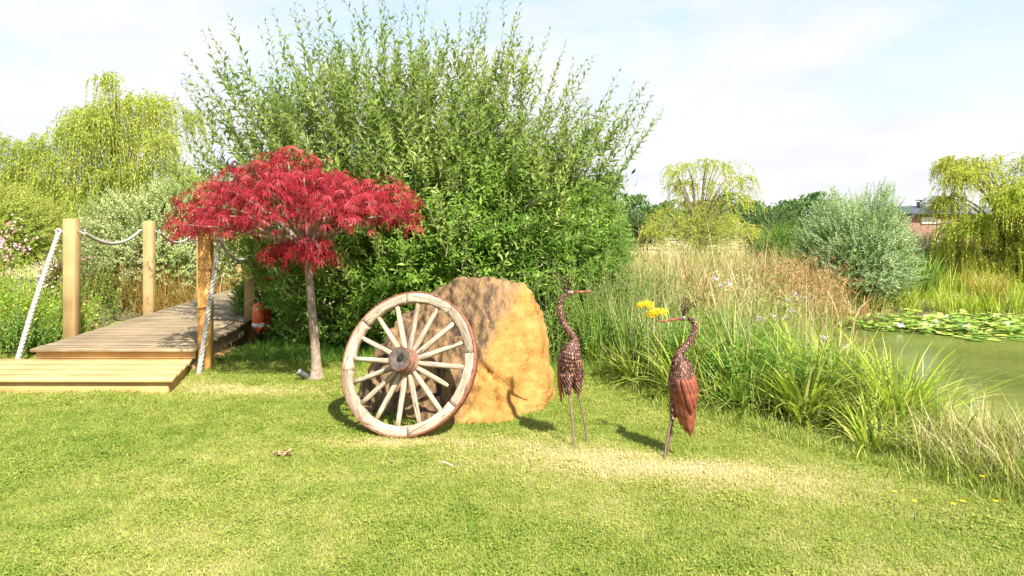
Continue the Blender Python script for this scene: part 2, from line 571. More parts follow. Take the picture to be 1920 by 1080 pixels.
M['pink'] = leaf_mat('pink_petal', [(0, (.55, .22, .30)), (1, (.75, .45, .52))], .2, .5)
M['mauve'] = leaf_mat('mauve_petal', [(0, (.45, .30, .38)), (1, (.66, .54, .60))], .2, .5)
M['petal'] = leaf_mat('white_petal', [(0, (.72, .70, .60)), (1, (.82, .82, .78))], .2, .4)
M['pad'] = leaf_mat('lily_pad_leaf', [(0, (.12, .22, .03)), (.5, (.24, .38, .06)), (.85, (.42, .50, .10)), (1, (.6, .55, .2))], .15, .3, .5)
M['deadleaf'] = noise_mat('dead_leaf', [(.3, (.25, .13, .07)), (.7, (.42, .26, .16))], 30, .8)
M['stick'] = noise_mat('bleached_stick', [(.3, (.5, .4, .28)), (.7, (.66, .56, .42))], 30, .8)


def lawn_color(t):
    """straw against green over the lawn, from the place itself; returns (colour, straw factor)"""
    g = N(t, 'ShaderNodeNewGeometry')
    n1 = N(t, 'ShaderNodeTexNoise')
    setin(n1, Scale=.75, Detail=4.0, Roughness=.6)
    n2 = N(t, 'ShaderNodeTexNoise')
    setin(n2, Scale=4.0, Detail=9.0, Roughness=.85)
    t.links.new(g.outputs['Position'], n1.inputs['Vector'])
    t.links.new(g.outputs['Position'], n2.inputs['Vector'])
    s = math_n(t, 'ADD', math_n(t, 'MULTIPLY_ADD', n1.outputs[0], .45, .07), math_n(t, 'MULTIPLY', n2.outputs[0], .62))
    # worn, sun-dried spots: (x, y, radius x, radius y, weight)
    for (x, y, rx, ry, w) in ((.55, 4.75, .6, .2, .20), (1.0, 4.5, .75, .18, .20), (.15, 5.0, .6, .2, .12), (-2.6, 6.75, .7, .25, .22), (-.9, 5.15, .6, .12, .18),
                              (-3.2, 7.1, .4, .3, .14), (1.4, 4.3, .8, .35, .11), (-1.7, 5.6, .5, .3, .05), (-1.0, 4.2, 1.2, .8, .03), (-.6, 6.9, .8, .4, -.03),
                              (-2.7, 5.2, 1.2, .7, -.07), (-1.9, 4.0, .6, .5, -.03), (0.0, 3.6, .8, .5, -.06), (-3.5, 9.0, 2.0, 1.6, -.1), (.5, 3.9, 1.0, .5, .03)):
        vm = N(t, 'ShaderNodeVectorMath', operation='SUBTRACT')
        t.links.new(g.outputs['Position'], vm.inputs[0])
        vm.inputs[1].default_value = (x, y, 0)
        v2 = N(t, 'ShaderNodeVectorMath', operation='MULTIPLY')
        t.links.new(vm.outputs[0], v2.inputs[0])
        v2.inputs[1].default_value = (1 / rx, 1 / ry, 0)
        ln = N(t, 'ShaderNodeVectorMath', operation='LENGTH')
        t.links.new(v2.outputs[0], ln.inputs[0])
        e = math_n(t, 'EXPONENT', math_n(t, 'MULTIPLY', math_n(t, 'MULTIPLY', ln.outputs['Value'], ln.outputs['Value']), -1.0))
        s = math_n(t, 'MULTIPLY_ADD', e, w, s)
    return g, s


def make_grass_mat():
    m, t, b = base_mat('lawn_blade', .55, .25)
    g, s = lawn_color(t)
    at = N(t, 'ShaderNodeAttribute', attribute_name='var')
    oi = N(t, 'ShaderNodeObjectInfo')
    s = math_n(t, 'MULTIPLY_ADD', at.outputs['Fac'], .30, s)
    s = math_n(t, 'MULTIPLY_ADD', oi.outputs['Random'], .08, math_n(t, 'ADD', s, .015))
    r = ramp(t, [(.60, (.14, .225, .026)), (.76, (.265, .33, .046)), (.90, (.45, .43, .14)), (1.0, (.68, .55, .34))], s)
    r.color_ramp.elements.new(.82).color = (.345, .375, .072, 1)
    dv = N(t, 'ShaderNodeMapRange')
    setin(dv, From_Min=0.0, From_Max=1.35)
    t.links.new(s, dv.inputs[0])
    t.links.new(dv.outputs[0], r.inputs[0])
    t.links.new(r.outputs[0], b.inputs['Base Color'])
    tr = N(t, 'ShaderNodeBsdfTranslucent')
    t.links.new(mixc(t, 1.0, r.outputs[0], (1.1, 1.15, .65), 'MULTIPLY'), tr.inputs[0])
    mx = N(t, 'ShaderNodeMixShader')
    mx.inputs[0].default_value = .35
    t.links.new(b.outputs[0], mx.inputs[1])
    t.links.new(tr.outputs[0], mx.inputs[2])
    t.links.new(mx.outputs[0], t.nodes['Material Output'].inputs[0])
    for e, p in zip(r.color_ramp.elements, (.46, .54, .61, .69, .79)):
        e.position = p
    return m


M['lawn'] = make_grass_mat()


def make_ground_mat():
    m, t, b = base_mat('ground_soil_and_turf', .9, .1)
    g, s = lawn_color(t)
    r = ramp(t, [(.40, (.10, .15, .03)), (.55, (.18, .22, .055)), (.75, (.36, .31, .13))], s)
    n3 = N(t, 'ShaderNodeTexNoise')
    setin(n3, Scale=60.0, Detail=4.0, Roughness=.7)
    t.links.new(g.outputs['Position'], n3.inputs['Vector'])
    r3 = ramp(t, [(.3, .55), (.7, 1.3)], n3.outputs[0])
    c = mixc(t, 1.0, r.outputs[0], r3.outputs[0], 'MULTIPLY')
    sp = N(t, 'ShaderNodeSeparateXYZ')
    t.links.new(g.outputs['Position'], sp.inputs[0])
    far = N(t, 'ShaderNodeMapRange')
    setin(far, From_Min=13.0, From_Max=24.0)
    t.links.new(sp.outputs[1], far.inputs[0])
    nf = N(t, 'ShaderNodeTexNoise')
    setin(nf, Scale=.25, Detail=7.0, Roughness=.65)
    t.links.new(g.outputs['Position'], nf.inputs['Vector'])
    rf = ramp(t, [(.35, (.30, .30, .10)), (.5, (.44, .38, .19)), (.65, (.55, .45, .27))], nf.outputs[0])
    c = mixc(t, far.outputs[0], c, rf.outputs[0])
    low = N(t, 'ShaderNodeMapRange')
    setin(low, From_Min=-.10, From_Max=-.35)
    t.links.new(sp.outputs[2], low.inputs[0])
    c = mixc(t, low.outputs[0], c, (.10, .085, .045))
    t.links.new(c, b.inputs['Base Color'])
    bp = N(t, 'ShaderNodeBump')
    bp.inputs['Strength'].default_value = .5
    bp.inputs['Distance'].default_value = .02
    t.links.new(n3.outputs[0], bp.inputs['Height'])
    t.links.new(bp.outputs[0], b.inputs['Normal'])
    return m


# ------------------------------------------------------------------ terrain and water
POND = np.array([(4.1, 5.6), (3.5, 7.4), (4.3, 9.5), (5.3, 11.5), (6.2, 13.5), (6.6, 15.4), (9, 16.4), (14, 16.0), (20, 16.6), (27, 13), (24, 6), (12, 3.2), (7.2, 3.7)])
CREEK = np.array([(-8.8, 11.4), (-7.6, 10.2), (-5, 9.9), (-3.9, 10.4), (-3.7, 12.5), (-4.5, 15.0), (-7.6, 15.4), (-8.8, 14.2)])


def sdist(poly, x, y):
    """positive inside"""
    p = np.stack([x, y], -1)
    d = np.full(x.shape, 1e9)
    ins = np.zeros(x.shape, bool)
    for i in range(len(poly)):
        a, b = poly[i], poly[(i + 1) % len(poly)]
        ab = b - a
        t = np.clip(((p - a) @ ab) / ab.dot(ab), 0, 1)
        d = np.minimum(d, np.linalg.norm(p - (a + t[..., None] * ab), axis=-1))
        c = ((a[1] > y) != (b[1] > y))
        xc = (b[0] - a[0]) * (y - a[1]) / (b[1] - a[1] if b[1] != a[1] else 1e-9) + a[0]
        ins ^= c & (x < xc)
    return np.where(ins, d, -d)


def ground_z(x, y):
    x, y = np.asarray(x, float), np.asarray(y, float)
    s = np.maximum(sdist(POND, x, y), sdist(CREEK, x, y))
    t = np.clip((s + 1.3) / 1.3, 0, 1)
    z = -.45 * t * t * (3 - 2 * t) - .5 * np.clip(s, 0, 1.2)
    z = z + .012 * np.sin(x * 1.7 + .5) * np.sin(y * 1.3 + 1) * (1 - t) + .006 * np.sin(x * 5.1 + y * 3.3) * (1 - t)
    farm = np.clip((np.hypot(x, y) - 30) / 60, 0, 1)
    return z + farm * .25 * np.sin(x * .03 + 1) * np.sin(y * .021)


def gz(x, y):
    return float(ground_z(np.array([float(x)]), np.array([float(y)]))[0])


xs = np.concatenate([-np.geomspace(1800, 15, 26), np.arange(-14.2, 27, .17), np.geomspace(28, 1800, 24)])
ys = np.concatenate([-np.geomspace(400, 7, 14), np.arange(-6, 25, .17), np.geomspace(26, 3000, 32)])
GX, GY = np.meshgrid(xs, ys)
GZ = ground_z(GX, GY)
nx_, ny_ = len(xs), len(ys)
i_ = (np.arange(ny_ - 1)[:, None] * nx_ + np.arange(nx_ - 1)[None])
gf = np.stack([i_, i_ + 1, i_ + 1 + nx_, i_ + nx_], -1).reshape(-1, 4)
tag(build('ground', np.stack([GX, GY, GZ], -1).reshape(-1, 3), gf, make_ground_mat(), smooth=True), kind='structure')


def make_water_mat():
    m, t, b = base_mat('pond_water', .07, .5)
    g = N(t, 'ShaderNodeNewGeometry')
    nz = N(t, 'ShaderNodeTexNoise')
    setin(nz, Scale=.7, Detail=4.0)
    t.links.new(g.outputs['Position'], nz.inputs['Vector'])
    r = ramp(t, [(.35, (.09, .115, .028)), (.65, (.15, .165, .045))], nz.outputs[0])
    t.links.new(r.outputs[0], b.inputs['Base Color'])
    b.inputs['IOR'].default_value = 1.33
    n2 = N(t, 'ShaderNodeTexNoise')
    setin(n2, Scale=7.0, Detail=3.0, Roughness=.5)
    mpp = N(t, 'ShaderNodeMapping')
    mpp.inputs['Scale'].default_value = (.5, 1.6, 1)
    t.links.new(g.outputs['Position'], mpp.inputs[0])
    t.links.new(mpp.outputs[0], n2.inputs['Vector'])
    bp = N(t, 'ShaderNodeBump')
    bp.inputs['Strength'].default_value = .25
    bp.inputs['Distance'].default_value = .02
    t.links.new(n2.outputs[0], bp.inputs['Height'])
    t.links.new(bp.outputs[0], b.inputs['Normal'])
    return m


def grow(poly, k):
    c = poly.mean(0)
    return c + (poly - c) * k


wm = make_water_mat()
for nm, poly in (('pond_water', POND), ('creek_water', CREEK)):
    q = grow(poly, 1.06)
    V = np.array([(a, b, -.46) for a, b in q])
    me = bpy.data.meshes.new(nm)
    me.from_pydata([tuple(v) for v in V], [], [list(range(len(V)))])
    me.materials.append(wm)
    o = bpy.data.objects.new(nm, me)
    COL.objects.link(o)
    tag(o, kind='structure')

# ------------------------------------------------------------------ the lawn: instanced tufts
EDGE = np.array([(-.2, 8.4), (.45, 8.0), (.83, 7.45), (1.22, 6.5), (1.64, 5.69), (2.13, 5.06), (2.47, 4.65), (2.73, 4.27), (2.95, 3.86), (3.3, 3.0), (3.6, 1.0)])


def edge_x(y):
    return np.interp(-y, -EDGE[:, 1], EDGE[:, 0])


def deck_left(y):
    return -5.39 - .118 * (y - 7.66)


def deck_right(y):
    return -3.53 - .135 * (y - 7.66)


def tuft(k, n, lmin, lmax, wd, spread, bend, clover=False):
    a = rng.random(n) * 6.283
    r = spread * np.sqrt(rng.random(n))
    P = np.stack([r * np.cos(a), r * np.sin(a), np.zeros(n)], -1)
    if clover:
        h = lmin + (lmax - lmin) * rng.random(n)
        P[:, 2] = h
        d = rng.random(n) * 6.283
        D = np.stack([np.cos(d), np.sin(d), rng.normal(.05, .2, n)], -1)
        V, Fc, var = leaves(P, D, np.array([0, 0, 1.0]) + rng.normal(0, .3, (n, 3)), .011, .010, rng.random(n) * .4, full=False)
        Fs = [Fc]
    else:
        V, Fc, var = blades(P, rng.random(n) * 6.283, lmin + (lmax - lmin) * rng.random(n), wd, bend * rng.random(n), 3, rng.random(n) * .9)
        Fs = [Fc]
    me = bpy.data.meshes.new('grass_tuft')
    me.from_pydata([tuple(v) for v in V], [], [tuple(int(q) for q in f) for f in Fs[0]])
    at = me.attributes.new('var', 'FLOAT', 'POINT')
    at.data.foreach_set('value', var.astype(np.float32))
    me.materials.append(M['lawn'])
    o = bpy.data.objects.new('grass_tuft', me)
    return o


tcol = bpy.data.collections.new('lawn_tufts')
for k in range(6):
    tcol.objects.link(tuft(k, 26, .012, .030, .0026, .10, 1.3))
for k in range(2):
    tcol.objects.link(tuft(k, 34, .010, .026, .0, .08, 0, True))


def lawn_points():
    out = []
    for (y0, y1, dens, sc) in ((2.3, 4.3, 2700, .95), (4.3, 6.2, 1900, 1.08), (6.2, 10.4, 1200, 1.3)):
        xl, xr = -.78 * y1 - 1.2, 4.0
        n = int((xr - xl) * (y1 - y0) * dens)
        x = xl + (xr - xl) * rng.random(n)
        y = y0 + (y1 - y0) * rng.random(n)
        ok = (x < edge_x(y) + .25) & (x > -.78 * y - 1.2)
        ok &= ~((x > deck_left(y) - .05) & (x < deck_right(y) - .02) & (y > 7.7))
        ok &= ~((x < -3.3 - .27 * (y - 6.65)) & (y > 6.68) & (y < 7.8) & (x > -5.75))
        ok &= (y < 8.9) | (x < -2.7)
        s = np.maximum(sdist(POND, x, y), sdist(CREEK, x, y))
        ok &= s < -.55
        x, y = x[ok], y[ok]
        nz = np.sin(x * 3.1 + y * 1.7) * np.sin(y * 2.9 - x * 1.1)
        worn = np.zeros(len(x))
        for (cx, cy, rx, ry) in ((.55, 4.75, .5, .15), (.95, 4.55, .6, .13), (-.9, 5.15, .5, .1), (-2.6, 6.75, .6, .18)):
            worn += np.exp(-((x - cx) / rx) ** 2 - ((y - cy) / ry) ** 2)
        keep = rng.random(len(x)) > np.clip(worn, 0, 1) * .45
        x, y, nz = x[keep], y[keep], nz[keep]
        out.append(np.stack([x, y, sc * (1 + .16 * nz + rng.normal(0, .2, len(x)))], -1))
    return np.concatenate(out)


LP = lawn_points()
lm = bpy.data.meshes.new('lawn_grass')
lm.vertices.add(len(LP))
lz = ground_z(LP[:, 0], LP[:, 1]) - .004
lm.vertices.foreach_set('co', np.stack([LP[:, 0], LP[:, 1], lz], -1).astype(np.float32).ravel())
for nm, dat, ty in (('scl', np.clip(LP[:, 2], .5, 2.2), 'FLOAT'), ('rz', rng.random(len(LP)) * 6.283, 'FLOAT')):
    a = lm.attributes.new(nm, ty, 'POINT')
    a.data.foreach_set('value', dat.astype(np.float32))
a = lm.attributes.new('pick', 'INT', 'POINT')
a.data.foreach_set('value', rng.choice(8, len(LP), p=[.155] * 6 + [.035] * 2).astype(np.int32))
lo = bpy.data.objects.new('lawn_grass', lm)
COL.objects.link(lo)
tag(lo, 'short mown green grass with straw coloured patches across the lawn', 'grass', kind='stuff')
ng = bpy.data.node_groups.new('lawn_instancer', 'GeometryNodeTree')
ng.interface.new_socket('Geometry', in_out='INPUT', socket_type='NodeSocketGeometry')
ng.interface.new_socket('Geometry', in_out='OUTPUT', socket_type='NodeSocketGeometry')
gi, go = N(ng, 'NodeGroupInput'), N(ng, 'NodeGroupOutput')
ci = N(ng, 'GeometryNodeCollectionInfo')
ci.inputs['Collection'].default_value = tcol
ci.inputs['Separate Children'].default_value = True
ci.inputs['Reset Children'].default_value = True
iop = N(ng, 'GeometryNodeInstanceOnPoints')
iop.inputs['Pick Instance'].default_value = True


def attr(nm, ty):
    n = N(ng, 'GeometryNodeInputNamedAttribute', data_type=ty)
    n.inputs['Name'].default_value = nm
    return n.outputs['Attribute']


cxyz = N(ng, 'ShaderNodeCombineXYZ')
ng.links.new(attr('rz', 'FLOAT'), cxyz.inputs[2])
ng.links.new(gi.outputs[0], iop.inputs['Points'])
ng.links.new(ci.outputs[0], iop.inputs['Instance'])
ng.links.new(attr('pick', 'INT'), iop.inputs['Instance Index'])
ng.links.new(cxyz.outputs[0], iop.inputs['Rotation'])
ng.links.new(attr('scl', 'FLOAT'), iop.inputs['Scale'])
ng.links.new(iop.outputs[0], go.inputs[0])
lo.modifiers.new('scatter', 'NODES').node_group = ng


# ------------------------------------------------------------------ footbridge
Y0B, Y1B = 7.62, 16.2
DZ = .262
br = empty('footbridge', (-4.4, 7.7, 0), 'weathered timber footbridge of cross boards between tall rope posts', 'footbridge')
y, k = Y0B, 0
while y < Y1B:
    w = .136 + rng.normal(0, .002)
    y1 = y + w
    xl, xr = deck_left(y) + rng.normal(0, .006), deck_right(y) + rng.normal(0, .008)
    xl1, xr1 = xl - .118 * w, xr - .135 * w
    z1 = DZ + rng.normal(0, .002)
    z0 = DZ - .034
    c8 = [(xl, y, z0), (xr, y, z0), (xr1, y1, z0), (xl1, y1, z0), (xl, y, z1), (xr, y, z1), (xr1, y1, z1), (xl1, y1, z1)]
    V, Fc = hexa(c8, .005)
    build('deck_board', V, Fc, M['deck'], br, (0.5 * (xl + xr), y, z0))
    y = y1 + .007


def slab_along(name, xf, off0, off1, ya, yb, z0, z1, mat):
    a0, a1, b0, b1 = xf(ya) + off0, xf(ya) + off1, xf(yb) + off0, xf(yb) + off1
    V, Fc = hexa([(a0, ya, z0), (a1, ya, z0), (b1, yb, z0), (b0, yb, z0), (a0, ya, z1), (a1, ya, z1), (b1, yb, z1), (b0, yb, z1)], .004)
    return build(name, V, Fc, mat, br, (a0, ya, z0))


V, Fc = box(deck_left(7.7) + .04, deck_right(7.7) - .03, 7.68, 7.72, .145, DZ - .036)
build('front_riser', V, Fc, M['newwood_x'], br, (deck_left(7.7), 7.68, .145))
slab_along('side_beam', deck_right, -.10, -.045, 7.74, 16.0, .06, DZ - .038, M['deck'])
slab_along('side_beam', deck_left, .045, .10, 7.74, 16.0, .06, DZ - .038, M['deck'])
slab_along('side_beam', deck_right, -1.0, -.95, 7.74, 16.0, .04, DZ - .038, M['deck'])
for yy in (9.0, 10.3, 12.4, 14.8):
    for xx in (deck_right(yy) - .22, deck_left(yy) + .16):
        zb = gz(xx, yy)
        V, Fc = box(xx - .05, xx + .05, yy - .05, yy + .05, zb - .2, .055)
        build('pile', V, Fc, M['post'], br, (xx, yy, zb))
    V, Fc = box(deck_left(yy) + .02, deck_right(yy) - .01, yy - .13, yy - .054, -.12, .052)
    build('cross_beam', V, Fc, M['post'], br, (deck_left(yy), yy, -.12))
V, Fc = box(-3.74, -3.60, 7.74, 8.9, .0, .056)
build('sleeper', V, Fc, M['newwood_x'], br, (-3.7, 7.74, 0))

LEFTP = [(-5.61, 8.7), (-5.88, 11.07), (-6.14, 13.5), (-6.36, 15.9)]
RIGHTP = [(-3.50, 7.80), (-3.90, 10.2), (-4.16, 12.6), (-4.45, 15.0)]
PW = {}


def post(x, y, side, mat, top, w=.074):
    zb = gz(x, y)
    ca, sa = math.cos(.12), math.sin(.12)
    V, Fc = obox((x, y, (zb - .15 + top) / 2), (ca, sa, 0), (-sa, ca, 0), (0, 0, 1), w, w, (top - zb + .15) / 2, .006)
    return build('post', V, Fc, mat, br, (x, y, zb))


for i, (x, y) in enumerate(LEFTP):
    post(x, y, 0, M['post'], 1.735)
for i, (x, y) in enumerate(RIGHTP):
    post(x, y, 1, M['post_orange'] if i == 0 else M['post'], 1.62 if i == 0 else 1.7, .068 if i == 0 else .075)


def eye(x, y, z, dx):
    """eye bolt at a post's side"""
    V, Fc = tube(np.array([(x, y, z), (x + dx * .05, y, z)]), .008, 8)
    b = MB().add(V, Fc)
    a = np.linspace(0, 2 * np.pi, 13)
    V, Fc = tube(np.stack([x + dx * (.075 + .026 * -np.cos(a)), np.full(13, y), z + .026 * np.sin(a)], -1), .007, 6, False)
    b.add(V, Fc)
    b.build('eye_bolt', M['steel'], br, (x, y, z), True)


def twisted(path, R, pitch):
    """three-strand rope along a path"""
    path = np.asarray(path, float)
    seg = np.linalg.norm(np.diff(path, axis=0), axis=1)
    s = np.concatenate([[0], np.cumsum(seg)])
    n = max(12, int(s[-1] / (pitch / 9)))
    u = np.linspace(0, s[-1], n)
    P = np.stack([np.interp(u, s, path[:, i]) for i in range(3)], -1)
    T = nrm(np.gradient(P, axis=0))
    ref = np.array([.3, -1.0, .1])
    U = nrm(ref - T * (T @ ref)[:, None])
    Vv = np.cross(T, U)
    b = MB()
    for k in range(3):
        a = u / pitch * 2 * np.pi + k * 2 * np.pi / 3
        Q = P + (U * np.cos(a)[:, None] + Vv * np.sin(a)[:, None]) * R * .5
        V, Fc = tube(Q, R * .56, 6)
        b.add(V, Fc)
    return b


def sag(a, b, d, n=24):
    t = np.linspace(0, 1, n)[:, None]
    p = np.array(a) * (1 - t) + np.array(b) * t
    p[:, 2] -= (4 * d * t * (1 - t))[:, 0]
    return p


def rope(path, R, label, group=None):
    r = twisted(path, R, R * 5.0)
    o = r.build('rope', M['rope'], None, path[0], True)
    tag(o, label, 'rope', group)
    return o


# eyes and ropes
EY = {}
for i, (x, y) in enumerate(LEFTP):
    for dx in (-1, 1):
        eye(x + dx * .074, y, 1.57, dx)
for i, (x, y) in enumerate(RIGHTP):
    for dx in (-1, 1):
        eye(x + dx * .075, y, 1.47, dx)
le = [np.array((x - .17, y, 1.55)) for x, y in LEFTP]
lr = [np.array((x + .165, y, 1.55)) for x, y in LEFTP]
re_ = [np.array((x + .155, y, 1.45)) for x, y in RIGHTP]
g0 = W(27, 686, 8.03)
rope(spline([le[0], (le[0] * .5 + g0 * .5) + [-.02, 0, -.03], g0 - [0, 0, .05]], 30), .030, 'thick pale rope slanting from the left front bridge post down to the grass')
ge = W(371, 702, 7.53)
rope(spline([re_[0], re_[0] * .55 + ge * .45 + [.0, 0, -.02], ge - [0, 0, .05]], 30), .030, 'thick pale rope hanging from the orange front post down to the lawn')
rope(sag(lr[0], le[1] + [.02, 0, .03], .17), .023, 'sagging pale rope between the two front posts on the far side of the bridge')
rope(sag(lr[1], le[2] + [.02, 0, .0], .19), .023, 'sagging pale rope behind the orange post, from the middle left post backwards')
rope(sag(lr[2], le[3], .19), .023, 'far short rope behind the maple at the distant end of the bridge')
rope(sag(re_[0] + [0, .03, .01], re_[1] + [-.05, 0, .02], .27), .023, 'sagging pale rope under the red maple, between the near side posts')
rope(sag(re_[1], re_[2], .2), .023, 'pale rope running back into the willow from the second near side post')
for o_, nm in ((re_[0], 0), (le[0], 1)):
    a = np.linspace(0, 2 * np.pi, 14)
    V, Fc = tube(np.stack([o_[0] + .03 * np.cos(a), np.full(14, o_[1] - .0), o_[2] + .03 * np.sin(a) + .02], -1), .016, 6, False)
    k = MB().add(V, Fc).build('rope_loop', M['rope'], br, o_, True)

st = empty('wooden_step', (-4.6, 7.2, 0), 'low fresh yellow timber step on the lawn at the foot of the bridge', 'step')
XL = -6.1
yy = 6.63
nb = 4
for k in range(nb):
    ya = 6.63 + k * (7.68 - 6.63) / nb
    yb = ya + (7.68 - 6.63) / nb - .003
    xa, xb = -3.30 - .28 * (ya - 6.63), -3.30 - .28 * (yb - 6.63)
    V, Fc = hexa([(XL, ya, .112), (xa, ya, .112), (xb, yb, .112), (XL, yb, .112), (XL, ya, .143), (xa, ya, .143), (xb, yb, .143), (XL, yb, .143)], .004)
    build('step_board', V, Fc, M['newwood_x'], st, (XL, ya, .112))
V, Fc = box(XL + .02, -3.36, 6.67, 6.71, -.03, .110)
build('riser', V, Fc, M['newwood_x'], st, (XL, 6.67, 0))
V, Fc = hexa([(-3.40, 6.715, -.03), (-3.36, 6.715, -.03), (-3.63, 7.66, -.03), (-3.67, 7.66, -.03), (-3.40, 6.715, .11), (-3.36, 6.715, .11), (-3.63, 7.66, .11), (-3.67, 7.66, .11)], .003)
build('side_panel', V, Fc, M['newwood_x'], st, (-3.4, 6.71, 0))

# orange floats hanging beside the bridge
for k, (px, py, Y, mt, L, R, lab) in enumerate(((485, 596, 9.55, 'orange', .44, .085, 'faded orange rescue float with a pale band hanging beside the bridge'),
                                              (497, 600, 9.72, 'red', .34, .085, 'red float hanging behind the orange one under the willow leaves'))):
    c = W(px, py, Y)
    fl = empty('rescue_float', c - [0, 0, L / 2], lab, 'float')
    ax = nrm(np.array([.03, 0, 1.0]))
    V, Fc = lathe(c, ax, [(-L * .5, .012), (-L * .36, R * .62), (-L * .28, R * .97), (L * .33, R), (L * .43, R * .8), (L * .48, R * .3), (L * .5, .012)], 20)
    build('float_body', V, Fc, M[mt], fl, c, smooth=True)
    V, Fc = lathe(c, ax, [(-L * .27, R * .99), (-L * .26, R * 1.03), (-L * .17, R * 1.03), (-L * .16, R * .99)], 20)
    build('band', V, Fc, M['band'], fl, c, smooth=True)
    V, Fc = tube(spline([c + ax * L * .49, c + [-.05, .02, L * .62], c + [-.22, .05, L * .45]], 8), .007, 6)
    build('cord', V, Fc, M['rope'], fl, c, smooth=True)

# spotlight by the maple
sp_o = W(568, 702, 7.2)
sp = empty('garden_spotlight', (sp_o[0], sp_o[1], 0), 'small dull grey spotlight on the grass at the foot of the maple trunk', 'spotlight')
ax = nrm(np.array([.75, .1, -.5]))
V, Fc = lathe(sp_o, ax, [(-.055, .001), (-.055, .036), (-.05, .040), (-.035, .040), (-.03, .034), (.05, .031), (.056, .02), (.056, .001)], 20)
build('housing', V, Fc, M['dullsteel'], sp, sp_o, smooth=False)
V, Fc = lathe(sp_o, ax, [(-.060, .001), (-.0605, .030), (-.056, .0355)], 20)
build('lens', V, Fc, M['band'], sp, sp_o)
V, Fc = tube([(sp_o[0], sp_o[1], -.05), (sp_o[0], sp_o[1], sp_o[2] - .03)], .006, 6)
build('spike', V, Fc, M['black'], sp, sp_o)

